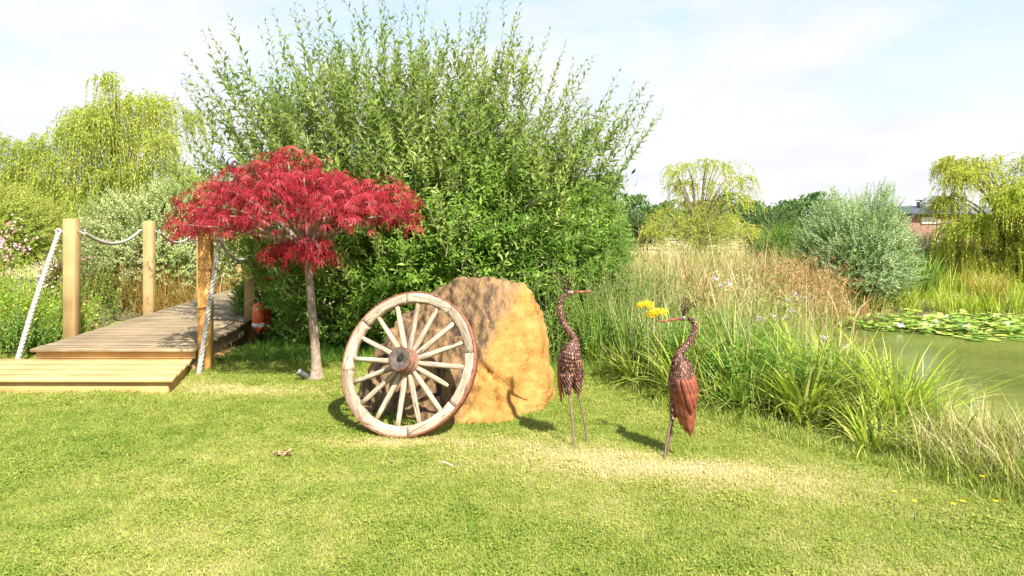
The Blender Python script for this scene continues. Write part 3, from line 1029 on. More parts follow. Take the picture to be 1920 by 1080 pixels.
# ------------------------------------------------------------------ boulder
def make_boulder():
    P = [W(850, 797, 5.60), W(940, 800, 5.62), W(1008, 776, 5.95), (.42, 6.6, 0), (.3, 7.1, 0), (-1.0, 7.1, 0), (-1.42, 6.5, 0), (-1.33, 6.02, 0), (-.95, 5.82, 0),
         W(1020, 715, 6.05), W(1014, 640, 6.2), W(1002, 558, 6.4), W(984, 531, 6.35), W(900, 526, 6.2), W(870, 524, 6.35), W(815, 540, 6.5), (0.05, 6.95, .98), (-.6, 7.0, .95),
         W(722, 640, 6.35), W(690, 700, 6.25), W(672, 752, 6.15), W(870, 700, 5.80), W(900, 610, 6.02), W(925, 700, 5.73), (.3, 6.9, .65), (-1.1, 6.9, .6), W(800, 700, 5.92)]
    bm = bmesh.new()
    for p in P:
        bm.verts.new(tuple(p))
    r = bmesh.ops.convex_hull(bm, input=bm.verts[:])
    bmesh.ops.delete(bm, geom=[g for g in r['geom_interior'] if isinstance(g, bmesh.types.BMVert)], context='VERTS')
    for _ in range(6):
        long_e = [e for e in bm.edges if e.calc_length() > .035]
        if not long_e:
            break
        bmesh.ops.subdivide_edges(bm, edges=long_e, cuts=1)
        bmesh.ops.triangulate(bm, faces=[f for f in bm.faces if len(f.verts) > 3])
    for _ in range(2):
        bmesh.ops.smooth_vert(bm, verts=bm.verts[:], factor=.5, use_axis_x=True, use_axis_y=True, use_axis_z=True)
    bm.normal_update()
    segs = [(W(903, 688, 5.76), W(948, 722, 5.72), .030, .022), (W(990, 738, 5.78), W(1022, 752, 5.93), .028, .018), (W(868, 762, 5.62), W(885, 740, 5.66), .05, .03),
            (W(955, 655, 5.86), W(985, 668, 5.92), .012, .016), (W(930, 735, 5.7), W(940, 775, 5.64), .015, .03)]
    for v in bm.verts:
        p = v.co.copy()
        n = v.normal
        brown = n.x * .55 - n.y * .2 + n.z * -.3
        q = Vector((p.x * 1.0 + p.z * .8, p.y, p.z * 1.0 - p.x * .6))
        d = mnoise.fractal(p * 1.9, 1.0, 2.0, 4) * .045
        d += (1 - abs(mnoise.noise(Vector((p.x * 5, p.y * 5, p.z * 7))))) ** 3 * .014
        d += mnoise.fractal(p * 11, .8, 2.0, 4) * .013
        d += (.5 - abs(mnoise.noise(Vector((p.x * 4.3 + 3, p.y * 4.3, p.z * 3.1 + p.x * 2))))) * .03
        # layered strata on the weathered left-hand face
        left = max(0.0, min(1.0, (-n.x * .9 + .25) * 1.6))
        st_ = mnoise.noise(Vector((q.x * 9.0, q.y * 2.5, q.z * 1.6)))
        d += left * (abs(st_) * .035 - .012)
        d += left * mnoise.fractal(p * 5.0, .8, 2.1, 3) * .022
        # steps in the low part of that face
        if left > .2 and p.z < .75:
            d += left * (((p.z * 3.2 + .35 * mnoise.noise(p * 2.2) + p.x * .5) % 1.0) - .5) * .06
        for a, b, w, dep in segs:
            a_, b_ = Vector(a), Vector(b)
            ab = b_ - a_
            t = max(0, min(1, (p - a_).dot(ab) / ab.length_squared))
            dd = (p - (a_ + ab * t)).length + .012 * mnoise.noise(p * 25)
            d -= dep * math.exp(-(dd / w) ** 2) * 2.6
        v.co = p + n * d
        if v.co.z < -.0:
            v.co.z -= .06
    for f in bm.faces:
        f.smooth = True
    me = bpy.data.meshes.new('boulder')
    o_ = Vector((-.35, 6.3, 0))
    for v in bm.verts:
        v.co -= o_
    bm.to_mesh(me)
    bm.free()
    m, t, b = base_mat('sandstone', .9, .15)
    g = N(t, 'ShaderNodeTexCoord')
    sp_ = N(t, 'ShaderNodeSeparateXYZ')
    t.links.new(g.outputs['Object'], sp_.inputs[0])
    # where the old weathered skin ends: a ridge line across the block
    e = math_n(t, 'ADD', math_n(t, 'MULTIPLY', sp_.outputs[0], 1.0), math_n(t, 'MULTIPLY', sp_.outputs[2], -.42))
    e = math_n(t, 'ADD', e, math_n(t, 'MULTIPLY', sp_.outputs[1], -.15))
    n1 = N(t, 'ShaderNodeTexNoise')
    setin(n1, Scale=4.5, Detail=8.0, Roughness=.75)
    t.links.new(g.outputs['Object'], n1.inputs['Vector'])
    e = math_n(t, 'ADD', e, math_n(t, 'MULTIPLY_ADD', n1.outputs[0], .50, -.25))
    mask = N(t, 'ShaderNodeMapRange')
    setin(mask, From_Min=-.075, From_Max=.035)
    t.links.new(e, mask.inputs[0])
    n2 = N(t, 'ShaderNodeTexNoise')
    setin(n2, Scale=5.0, Detail=8.0, Roughness=.7)
    t.links.new(g.outputs['Object'], n2.inputs['Vector'])
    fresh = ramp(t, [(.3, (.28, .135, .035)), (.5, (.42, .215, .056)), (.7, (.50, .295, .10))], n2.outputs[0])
    mp_ = N(t, 'ShaderNodeMapping')
    mp_.inputs['Rotation'].default_value = (0, math.radians(-35), 0)
    mp_.inputs['Scale'].default_value = (8, 4, 2.4)
    t.links.new(g.outputs['Object'], mp_.inputs[0])
    n3 = N(t, 'ShaderNodeTexNoise')
    setin(n3, Scale=1.6, Detail=8.0, Roughness=.7)
    t.links.new(mp_.outputs[0], n3.inputs['Vector'])
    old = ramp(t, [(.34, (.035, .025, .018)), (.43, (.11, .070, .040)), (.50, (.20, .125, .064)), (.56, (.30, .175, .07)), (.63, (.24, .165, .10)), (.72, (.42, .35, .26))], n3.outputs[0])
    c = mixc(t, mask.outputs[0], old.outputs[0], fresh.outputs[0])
    n4 = N(t, 'ShaderNodeTexNoise')
    setin(n4, Scale=55.0, Detail=5.0, Roughness=.7)
    t.links.new(g.outputs['Object'], n4.inputs['Vector'])
    pit = ramp(t, [(.30, .45), (.40, .95), (.7, 1.1)], n4.outputs[0])
    c = mixc(t, 1.0, c, pit.outputs[0], 'MULTIPLY')
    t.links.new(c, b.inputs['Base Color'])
    bp = N(t, 'ShaderNodeBump')
    bp.inputs['Strength'].default_value = 1.0
    bp.inputs['Distance'].default_value = .035
    h = math_n(t, 'ADD', math_n(t, 'MULTIPLY', n2.outputs[0], 1.0), math_n(t, 'MULTIPLY', n4.outputs[0], .4))
    h = math_n(t, 'ADD', h, math_n(t, 'MULTIPLY', n3.outputs[0], .7))
    t.links.new(h, bp.inputs['Height'])
    t.links.new(bp.outputs[0], b.inputs['Normal'])
    me.materials.append(m)
    o = bpy.data.objects.new('boulder', me)
    o.location = o_
    COL.objects.link(o)
    tag(o, 'big ochre sandstone boulder with a brown weathered side behind the wagon wheel', 'boulder')


make_boulder()

# ------------------------------------------------------------------ wagon wheel
def make_wheel():
    R = .585
    yaw, lean = math.radians(19), math.radians(22)
    n0 = np.array([-math.sin(yaw), -math.cos(yaw), 0])
    up = math.cos(lean) * np.array([0, 0, 1.0]) - math.sin(lean) * n0
    n = math.cos(lean) * n0 + math.sin(lean) * np.array([0, 0, 1.0])
    r = np.cross(up, n)
    B = np.array([-.905, 5.27, -.012])
    C = B + up * R + n * 0.0
    wh = empty('wagon_wheel', B, 'bleached wooden wagon wheel with rusty tyre, one spoke broken, leaning on the boulder', 'wheel')

    def L2W(P):
        P = np.asarray(P, float)
        return C + P[:, 0:1] * r + P[:, 1:2] * up + P[:, 2:3] * n

    # felloes: eight arcs
    ri, ro, hz = .496, .572, .034
    for k in range(8):
        a0 = math.radians(45 * k + 11.25) + .004
        a1 = math.radians(45 * (k + 1) + 11.25) - .004
        na = 13
        A = np.linspace(a0, a1, na)
        bv = .008
        prof = [(ri, -hz + bv), (ri, hz - bv), (ri + bv, hz), (ro - bv * .4, hz), (ro, hz - bv * .4), (ro, -hz + bv * .4), (ro - bv * .4, -hz), (ri + bv, -hz)]
        m_ = len(prof)
        V = []
        wob = rng.normal(0, .0012, 3)
        for i, a in enumerate(A):
            jj = .0022 * math.sin(a * 23 + k) + .0015 * math.sin(a * 51)
            for (q, z) in prof:
                rr = q + (jj if q < (ri + ro) / 2 else 0)
                V.append((rr * math.cos(a), rr * math.sin(a), z + wob[0] + jj * .5))
        Fc = []
        for i in range(na - 1):
            for j in range(m_):
                Fc.append([i * m_ + j, i * m_ + (j + 1) % m_, (i + 1) * m_ + (j + 1) % m_, (i + 1) * m_ + j])
        V.append(((ri + ro) / 2 * math.cos(a0), (ri + ro) / 2 * math.sin(a0), 0))
        V.append(((ri + ro) / 2 * math.cos(a1), (ri + ro) / 2 * math.sin(a1), 0))
        c0 = len(V) - 2
        F3 = []
        for j in range(m_):
            F3.append([c0, (j + 1) % m_, j])
            F3.append([c0 + 1, (na - 1) * m_ + j, (na - 1) * m_ + (j + 1) % m_])
        # grain should follow the arc: rotate each felloe's own frame
        am = (a0 + a1) / 2
        Vw = L2W(V)
        o = build('felloe', Vw, [np.array(F3), np.array(Fc)], M['wheelwood'], wh, C)
        rotate_frame(o, r, up, n, am + math.pi / 2, Vw, C)
    # tyre
    prof = [(ro + .001, -.034), (ro + .012, -.034), (ro + .0135, 0), (ro + .012, .034), (ro + .001, .034)]
    na = 96
    V, Fc = [], []
    for i in range(na):
        a = i / na * 2 * math.pi
        for q, z in prof:
            V.append((q * math.cos(a), q * math.sin(a), z))
    for i in range(na):
        for j in range(5):
            Fc.append([i * 5 + j, i * 5 + (j + 1) % 5, ((i + 1) % na) * 5 + (j + 1) % 5, ((i + 1) % na) * 5 + j])
    build('tyre', L2W(V), np.array(Fc), M['rust'], wh, C)
    # spokes
    for k in range(16):
        a = math.radians(22.5 * k)
        broken = (k == 15)
        d = np.array([math.cos(a), math.sin(a), 0])
        e = np.array([-math.sin(a), math.cos(a), 0])
        st = [(.095, .019, .026), (.13, .020, .024), (.17, .022, .021), (.30, .0205, .019), (.42, .0195, .018), (.502, .018, .017)]
        if broken:
            st = [s_ for s_ in st if s_[0] < .40] + [(.395, .016, .015), (.41, .011, .008)]
        V, Fc = [], []
        S = 10
        tw = rng.normal(0, .003)
        for (q, hw, ht) in st:
            for j in range(S):
                t_ = j / S * 2 * math.pi
                cx_ = math.copysign(abs(math.cos(t_)) ** .7, math.cos(t_)) * hw
                cz_ = math.copysign(abs(math.sin(t_)) ** .7, math.sin(t_)) * ht
                V.append(d * q + e * (cx_ + tw * (q - .085) * 4) + np.array([0, 0, cz_ + .012 * max(0, 1 - q / .49)]))
        for i in range(len(st) - 1):
            for j in range(S):
                Fc.append([i * S + j, i * S + (j + 1) % S, (i + 1) * S + (j + 1) % S, (i + 1) * S + j])
        V.append(d * (st[-1][0]) + e * tw)
        F3 = [[len(V) - 1, (len(st) - 1) * S + j, (len(st) - 1) * S + (j + 1) % S] for j in range(S)]
        Vw = L2W(np.array(V))
        o = build('spoke', Vw, [np.array(F3), np.array(Fc)], M['wheelwood'], wh, C, smooth=True)
        rotate_frame(o, r, up, n, a, Vw, C)
        if broken:
            o['label'] = 'short broken spoke that no longer reaches the rim'
    # hub
    V, Fc = lathe(C, n, [(-.13, .0), (-.13, .075), (-.06, .098), (-.035, .110), (.035, .110), (.055, .102), (.085, .097)], 36)
    build('hub', V, Fc, M['hubwood'], wh, C, smooth=True)
    V, Fc = lathe(C, n, [(.083, .095), (.150, .092), (.1558, .088), (.150, .086)], 36)
    V2, F2 = lathe(C, n, [(.1565, .089), (.158, .07), (.155, .031), (.149, .029), (.149, .001)], 36)
    build('hub_nose', V, Fc, M['hubwood'], wh, C)
    build('hub_end', V2, F2, M['hubend'], wh, C)
    V, Fc = lathe(C, n, [(.1495, .026), (.152, .0245), (.1525, .001)], 24)
    build('axle_hole', V, Fc, M['black'], wh, C)
    for (z0, z1, q) in ((.136, .160, .0945), (.080, .097, .1005), (-.128, -.108, .086)):
        V, Fc = lathe(C, n, [(z0, q - .004), (z0, q), (z1, q), (z1, q - .0045)], 36)
        build('hub_band', V, Fc, M['rust'], wh, C)


def rotate_frame(o, r, up, n, ang, Vw, C):
    """gives the mesh its own axes (x along the piece) without moving it, so that the grain follows the piece"""
    ex = r * math.cos(ang) + up * math.sin(ang)
    ey = -r * math.sin(ang) + up * math.cos(ang)
    from mathutils import Matrix
    Rm = Matrix(((ex[0], ey[0], n[0]), (ex[1], ey[1], n[1]), (ex[2], ey[2], n[2])))
    loc = (Vw - C) @ np.array(Rm)
    o.data.vertices.foreach_set('co', loc.astype(np.float32).ravel())
    o.rotation_euler = Rm.to_euler()
    o.data.update()


make_wheel()

# ------------------------------------------------------------------ foliage builders
class Outline:
    """a crown's silhouette as a closed curve around its centre, in metres in the upright plane Y"""

    def __init__(self, pts, Y, c):
        self.Y = Y
        self.C = W(c[0], c[1], Y)
        q = np.array([W(px, py, Y) for px, py in pts]) - self.C
        a = np.arctan2(q[:, 2], q[:, 0])
        o = np.argsort(a)
        self.a, self.r = a[o], np.hypot(q[:, 0], q[:, 2])[o]

    def R(self, a):
        return np.interp((a + np.pi) % (2 * np.pi) - np.pi, np.concatenate([self.a - 2 * np.pi, self.a, self.a + 2 * np.pi]), np.tile(self.r, 3))

    def sample(self, n, depth, rmin=.8, inner=.2, back=1.0, zmin=None):
        a = rng.random(n) * 2 * np.pi
        # weight angles by area
        w = self.R(a) ** 2
        a = a[rng.random(n) < w / w.max()]
        while len(a) < n:
            b = rng.random(n) * 2 * np.pi
            w = self.R(b) ** 2
            a = np.concatenate([a, b[rng.random(n) < w / w.max()]])
        a = a[:n]
        u = rng.random(n)
        shell = rng.random(n) > inner
        rad = np.where(shell, rmin + (1 - rmin) * u, .15 + .7 * np.sqrt(u))
        # elevation out of the picture plane: uniform on a flattened ball
        s = rng.uniform(-1, back, n)
        plane = np.sqrt(1 - s * s)
        plane = np.maximum(plane, .0)
        Rr = self.R(a) * rad
        x = self.C[0] + Rr * plane * np.cos(a)
        z = self.C[2] + Rr * plane * np.sin(a)
        y = self.Y + depth * s * rad
        P = np.stack([x, y, z], -1)
        out = nrm(np.stack([np.cos(a) * plane, s * 1.0, np.sin(a) * plane], -1))
        if zmin is not None:
            P[:, 2] = np.maximum(P[:, 2], ground_z(P[:, 0], P[:, 1]) + zmin * (0.5 + rng.random(n)))
        return P, out, rad


def along(Pts, n, t0, jit=.5):
    """n places along each path: positions, tangents, parameter"""
    Ns, K = Pts.shape[:2]
    t = t0 + (1 - t0) * (np.arange(n)[None] + rng.uniform(-jit, jit, (Ns, n)) * .5 + .5) / n
    t = np.clip(t, 0, .9999)
    u = t * (K - 1)
    i = u.astype(int)
    f = (u - i)[..., None]
    ar = np.arange(Ns)[:, None]
    P = Pts[ar, i] * (1 - f) + Pts[ar, i + 1] * f
    T = nrm(Pts[ar, i + 1] - Pts[ar, i])
    return P, T, t


def leaves_on(Pts, n, L, Wd, ang=.6, t0=.1, tipk=.5, droop=0.0, full=True, varb=0.0, vamp=1.0, outn=None):
    P, T, t = along(Pts, n, t0)
    Ns = len(Pts)
    ref = np.where(np.abs(T[..., 2:3]) < .9, np.array([0, 0, 1.0]), np.array([1.0, 0, 0]))
    U = nrm(np.cross(T, ref))
    Vv = np.cross(T, U)
    ph = (np.arange(n)[None] * 2.4 + rng.random((Ns, 1)) * 6.28) + rng.normal(0, .35, (Ns, n))
    R_ = U * np.cos(ph)[..., None] + Vv * np.sin(ph)[..., None]
    an = (ang + rng.normal(0, .18, (Ns, n)))[..., None]
    D = T * np.cos(an) + R_ * np.sin(an)
    D[..., 2] -= droop
    Nn = T * np.sin(an) - R_ * np.cos(an)
    Nn[..., 2] += .35
    Nn = Nn + rng.normal(0, .25, Nn.shape)
    sz = (1 - (1 - tipk) * t ** 2) * (1 + rng.normal(0, .15, t.shape))
    var = np.clip(varb + vamp * (.25 * t + .75 * rng.random(t.shape)), 0, 1)
    return leaves(P.reshape(-1, 3), D.reshape(-1, 3), Nn.reshape(-1, 3), (L * sz).ravel(), (Wd * sz).ravel(), var.ravel(), full)


def shoots(tips, dirs, length, K=5, curve=.25, sagz=0.0):
    """paths that end at tips going along dirs, with a sideways bow"""
    n = len(tips)
    length = np.broadcast_to(length, (n,))
    t = np.linspace(0, 1, K)[None, :, None]
    bow = rng.normal(0, 1, (n, 3))
    bow -= dirs * (bow * dirs).sum(1)[:, None]
    bow = nrm(bow) * (curve * length)[:, None] * rng.random((n, 1))
    P = tips[:, None] - dirs[:, None] * length[:, None, None] * (1 - t) + bow[:, None] * ((1 - t) * t) 
    P[..., 2] -= sagz * length[:, None] * (t[..., 0] ** 2)
    return P


def limbs(root, ends, n, r0, spread=.25, K=9, up=.35, r1=.01):
    """n tapering limbs from around the root to random places among ends"""
    b = MB()
    idx = rng.choice(len(ends), n)
    for e in ends[idx]:
        a = root + np.array([rng.normal(0, spread), rng.normal(0, spread), 0])
        a[2] = gz(a[0], a[1]) - .05
        mid = a * .5 + e * .5
        mid[2] += up * abs(e[2] - a[2]) * .5 * rng.random()
        mid[:2] -= (e - a)[:2] * .15
        rr = r0 * rng.uniform(.5, 1)
        V, Fc = tube(spline([a, mid, e], K), np.linspace(rr, r1, K), 6)
        b.add(V, Fc)
    return b


def bush(name, label, cat, outline, Y, c, depth, ns, slen, nl, L, Wd, mat, root=None, up=.5, ang=.6, twig='twig', rmin=.75, inner=.25, nlimb=14, lr=.03, full=False,
         group=None, trunkname='stem', zmin=.12, droop=0.0, varb=0.0, extra=None, curve=.25, bark='bark', back=1.0, tipk=.5, twr=.004, rad_c=None):
    ol = Outline(outline, Y, c)
    rt = np.array(root if root is not None else (ol.C[0], Y, 0.0), float)
    rt[2] = gz(rt[0], rt[1])
    o = empty(name, rt, label, cat, group)
    P, out, rad = ol.sample(ns, depth, rmin, inner, back, zmin)
    cc = np.array(rad_c) if rad_c is not None else ol.C
    d = nrm(P - cc)
    d = nrm(d + np.array([0, 0, up]) + rng.normal(0, .22, P.shape))
    ln = slen * rng.uniform(.55, 1.25, len(P))
    S = shoots(P, d, ln, 5, curve, droop)
    S[..., 2] = np.maximum(S[..., 2], ground_z(S[..., 0], S[..., 1]) + .03)
    cr = MB()
    V, Fc, var = leaves_on(S, nl, L, Wd, ang, .08, tipk, 0.0, full, varb)
    cr.add(V, Fc, var)
    if extra:
        extra(cr, ol, S)
    cr.build('crown', M[mat], o, rt)
    tb = MB()
    V, Fc = tubes3(S[:, ::2], twr, twr * .35)
    tb.add(V, Fc)
    tb.build('twigs', M[twig], o, rt)
    limbs(rt, S[:, 0], nlimb, lr).build(trunkname, M[bark], o, rt, True)
    return o, ol, S


# ------------------------------------------------------------------ the big willow
def make_willow():
    Yw = 9.9
    pts = [(400, 560), (366, 420), (318, 330), (322, 225), (372, 145), (412, 90), (470, 50), (540, 40), (610, 15), (700, 5), (790, 0), (880, 25), (960, 30), (1030, 90),
           (1125, 130), (1195, 165), (1215, 300), (1190, 380), (1205, 450), (1200, 520), (1150, 590), (1060, 640), (900, 660), (700, 660), (560, 650), (470, 640)]
    ol = Outline(pts, Yw, (780, 400))
    rt = np.array([-1.4, 9.9, gz(-1.4, 9.9)])
    o = empty('willow_bush', rt, 'huge spreading green willow bush with upright leafy shoots behind the boulder and maple', 'willow bush')
    # long upright shoots over the top and the sides
    tips, out, rad = ol.sample(3300, 2.0, .70, .36)
    # the crown is built of separate plumes with dips between them
    q_ = tips - ol.C
    an_ = np.arctan2(q_[:, 2], q_[:, 0])
    pl_ = .5 + .5 * np.sin(an_ * 17 + 1.4 * np.sin(q_[:, 1] * 1.6) + .8) * np.sin(q_[:, 1] * 2.3 + an_ * 5)
    hi_ = np.clip((q_[:, 2] - .3) / 1.0, 0, 1)
    tips = ol.C + q_ * (1 - .20 * (1 - pl_) * hi_)[:, None]
    keep = (tips[:, 2] > 1.3) & (rng.random(len(tips)) < .62 + .38 * pl_)
    tips, out = tips[keep], out[keep]
    d = nrm(tips - np.array([-1.4, 9.9, .2]))
    d = nrm(d + np.array([0, 0, .45]) + rng.normal(0, .27, d.shape))
    ln = rng.uniform(.4, 1.05, len(tips))
    S = shoots(tips, d, ln, 6, 1.1)
    # a few extra long leaders that break the outline
    a = np.radians(rng.uniform(12, 168, 95))
    s = rng.uniform(-.6, .6, 95)
    Rr = ol.R(a) * rng.uniform(1.0, 1.10, 95) * np.sqrt(1 - s * s)
    tl = np.stack([ol.C[0] + Rr * np.cos(a), Yw + 1.6 * s, ol.C[2] + Rr * np.sin(a)], -1)
    dl = nrm(nrm(tl - np.array([-1.4, 9.9, .4])) + np.array([0, 0, .5]) + rng.normal(0, .14, tl.shape))
    S2 = shoots(tl, dl, rng.uniform(.9, 1.4, 95), 6, .3)
    crown = MB()
    V, Fc, var = leaves_on(S, 20, .140, .050, .85, .02, .45)
    crown.add(V, Fc, var)
    V, Fc, var = leaves_on(S2, 26, .13, .045, .78, .02, .45)
    crown.add(V, Fc, var)
    crown.build('crown', M['willow'], o, rt)
    tb = MB()
    V, Fc = tubes3(np.concatenate([S, S2]), .007, .0015)
    tb.add(V, Fc)
    tb.build('twigs', M['twig'], o, rt)
    # dense leafy skirt
    pts2 = [(490, 560), (440, 470), (450, 400), (560, 330), (700, 260), (900, 240), (1050, 300), (1180, 380), (1205, 450), (1200, 520), (1150, 590), (1060, 650), (900, 675),
            (700, 675), (560, 655), (500, 630)]
    ol2 = Outline(pts2, Yw, (800, 500))
    t2, out2, rad2 = ol2.sample(3500, 1.75, .82, .22, .4, .12)
    d2 = nrm(t2 - np.array([-1.4, 9.9, .9]))
    d2 = nrm(d2 + np.array([0, 0, .35]) + rng.normal(0, .35, d2.shape))
    S3 = shoots(t2, d2, rng.uniform(.3, .65, len(t2)), 5, .4)
    S3[..., 2] = np.maximum(S3[..., 2], .04)
    low = MB()
    V, Fc, var = leaves_on(S3, 16, .112, .036, .9, .0, .6)
    low.add(V, Fc, var)
    low.build('lower_leaves', M['willow_low'], o, rt)
    V, Fc = tubes3(S3[:, ::2], .004, .0012)
    MB().add(V, Fc).build('side_twigs', M['twig'], o, rt)
    limbs(rt, S[:, 0], 60, .05, .45, 10, .3, .008).build('stem', M['bark'], o, rt, True)
    return ol


make_willow()

# ------------------------------------------------------------------ red maple
def make_maple():
    Ym = 7.26
    b0 = W(592, 714, Ym)
    o = empty('maple_tree', b0, 'small red cut-leaf maple with a smooth grey trunk beside the bridge', 'maple tree')
    top = W(578, 470, Ym)
    path = spline([b0 - [0, 0, .06], W(593, 690, Ym), W(590, 640, Ym), W(584, 570, Ym), W(578, 500, Ym), top], 16)
    rad = np.array([.098, .088, .078, .072, .068, .066, .064, .062, .06, .058, .055, .052, .05, .048, .046, .044])
    V, Fc = tube(path, rad * .74, 16)
    # root flare, split at the foot
    w = np.clip(.16 - (V[:, 2] - b0[2]), 0, .2) / .2
    an = np.arctan2(V[:, 1] - b0[1], V[:, 0] - b0[0])
    V[:, 0] += np.cos(an) * w * (.025 + .02 * np.cos(3 * an))
    V[:, 1] += np.sin(an) * w * (.025 + .02 * np.cos(3 * an))
    build('trunk', V, Fc, M['maplebark'], o, b0, smooth=True)
    # umbrella pads: (px, py, dy, rx px, rz, drop)
    pads = [(540, 300, .0, 62, .15), (480, 318, -.35, 70, .15), (590, 335, .3, 90, .16), (420, 350, .1, 66, .14), (500, 350, -.65, 85, .18), (360, 385, -.1, 44, .12),
            (345, 418, -.35, 36, .09), (415, 400, -.55, 62, .16), (640, 352, -.35, 75, .18), (720, 350, .0, 55, .16), (690, 375, -.6, 72, .18), (752, 378, -.2, 36, .18),
            (760, 400, .3, 30, .14), (600, 385, -.8, 62, .18), (505, 395, -.8, 55, .17), (560, 462, -.42, 66, .12), (600, 470, -.62, 38, .10), (455, 415, -.2, 46, .1), (520, 475, -.1, 30, .08),
            (660, 400, .1, 70, .14), (540, 360, .8, 90, .2), (440, 370, .7, 70, .18), (650, 370, .8, 80, .2), (570, 330, -.3, 80, .2), (385, 410, .4, 45, .12)]
    leafb = MB()
    ends = []
    s = Ym / F
    for (px, py, dy, rx, rz) in pads:
        c = W(px, py, Ym) + np.array([0, dy, 0])
        k = (Ym + dy) / Ym
        c = W(px, py, Ym + dy)
        R = rx * s * k
        ends.append(c + [0, 0, -.02])
        n = int(84 * (R / .3) ** 1.7) + 20
        a = rng.random(n) * 6.283
        q = np.sqrt(rng.random(n)) * (1 + rng.normal(0, .12, n))
        ux, uy = np.cos(a), np.sin(a)
        P = np.stack([c[0] + R * q * ux, c[1] + R * q * uy * .8, c[2] + rz * .25 - rz * .75 * q ** 2 + rng.normal(0, .055, n) - .05 * np.sin(a * 5 + px) * q], -1)
        # each leaf: seven slim drooping lobes fanned from one point
        base_dir = np.stack([ux + rng.normal(0, .3, n), uy + rng.normal(0, .3, n) - .25, -.45 - .55 * q + rng.normal(0, .15, n)], -1)
        base_dir = nrm(base_dir)
        Nn = nrm(np.stack([ux * .5, uy * .5 - .2, np.full(n, .9)], -1) + rng.normal(0, .25, (n, 3)))
        side = nrm(np.cross(base_dir, Nn))
        lv = rng.random(n)
        for j, th in enumerate((-1.15, -.75, -.36, 0, .36, .75, 1.15)):
            D = base_dir * math.cos(th) + side * math.sin(th)
            D = D + np.array([0, 0, -.12]) + rng.normal(0, .08, D.shape)
            L = (.085, .105, .122, .13, .122, .105, .085)[j] * rng.uniform(.55, 1.25, n)
            V, Fc, var = leaves(P, D, Nn, L, .0080, np.clip(lv + rng.normal(0, .12, n), 0, 1), full=False, curl=.22)
            leafb.add(V, Fc, var)
    leafb.build('crown', M['maple'], o, b0)
    for e in ends:
        mid = top * .45 + e * .55
        mid[2] = max(top[2] + .1, min(e[2] - .06, top[2] + .45))
        st_ = path[-4] if e[2] < 1.5 else top
        V, Fc = tube(spline([st_, mid, e], 9), np.linspace(.026, .007, 9), 7)
        build('branch', V, Fc, M['maplebark'], o, b0, smooth=True)


make_maple()

# ------------------------------------------------------------------ metal cranes
def scales_over(path, rad, rows, w, L, lift, down=True, squash=None):
    """overlapping pointed scales round a tube-like body; path runs from the head end to the tail end"""
    path = np.asarray(path, float)
    K = len(path)
    T = nrm(np.gradient(path, axis=0))
    seg = np.linalg.norm(np.diff(path, axis=0), axis=1)
    s = np.concatenate([[0], np.cumsum(seg)])
    n = max(3, int(s[-1] / rows))
    Ps, Ds, Ns, Ls, Ws = [], [], [], [], []
    for i in range(n):
        u = (i + .3) / n * s[-1]
        c = np.array([np.interp(u, s, path[:, q]) for q in range(3)])
        t = nrm(np.array([np.interp(u, s, T[:, q]) for q in range(3)]))
        r = np.interp(u, s, rad)
        ref = np.array([0, -1.0, 0]) if abs(t[1]) < .9 else np.array([1.0, 0, 0])
        U = nrm(ref - t * ref.dot(t))
        Vv = np.cross(t, U)
        m = max(5, int(2 * np.pi * r / (w * .8)))
        a = (np.arange(m) + .5 * (i % 2)) / m * 2 * np.pi
        nn = U[None] * np.cos(a)[:, None] + Vv[None] * np.sin(a)[:, None]
        Ps.append(c + nn * (r + .001))
        Ds.append(np.broadcast_to(t, nn.shape) + nn * lift)
        Ns.append(nn)
        Ls.append(np.full(m, L * min(1.0, .5 + r / .05)))
        Ws.append(np.full(m, w))
    P, D, Nn = map(np.concatenate, (Ps, Ds, Ns))
    P = P + rng.normal(0, .0008, P.shape)
    D = nrm(D) + rng.normal(0, .06, D.shape)
    return leaves(P, D, Nn, np.concatenate(Ls), np.concatenate(Ws), None, True, -.06)


def feather(p0, p1, w, nor, bulge=.02, thick=.0025, tip=.35):
    """a long metal feather with real thickness"""
    p0, p1, nor = map(lambda v: np.asarray(v, float), (p0, p1, nor))
    d = p1 - p0
    nor = nrm(nor - d * nor.dot(d) / d.dot(d))
    sd = nrm(np.cross(d, nor))
    t = np.array([0, .15, .4, .65, .82, .94, 1.0])
    pw = np.array([.55, .85, 1, 1, .85, .5, .08]) * w * .5
    c = p0 + d * t[:, None] + nor * (bulge * np.sin(t * np.pi))[:, None]
    A, Cn, B = c - sd * pw[:, None], c + nor * w * .10, c + sd * pw[:, None]
    top = np.stack([A, Cn, B], 1)
    bot = top - nor * thick
    V = np.concatenate([top.reshape(-1, 3), bot.reshape(-1, 3)])
    K = len(t)
    o = K * 3
    Fc = []
    for i in range(K - 1):
        for j in range(2):
            q = i * 3 + j
            Fc.append([q, q + 1, q + 4, q + 3])
            Fc.append([o + q, o + q + 3, o + q + 4, o + q + 1])
        Fc.append([i * 3, i * 3 + 3, o + i * 3 + 3, o + i * 3])
        Fc.append([i * 3 + 2, o + i * 3 + 2, o + i * 3 + 5, i * 3 + 5])
    return V, np.array(Fc)


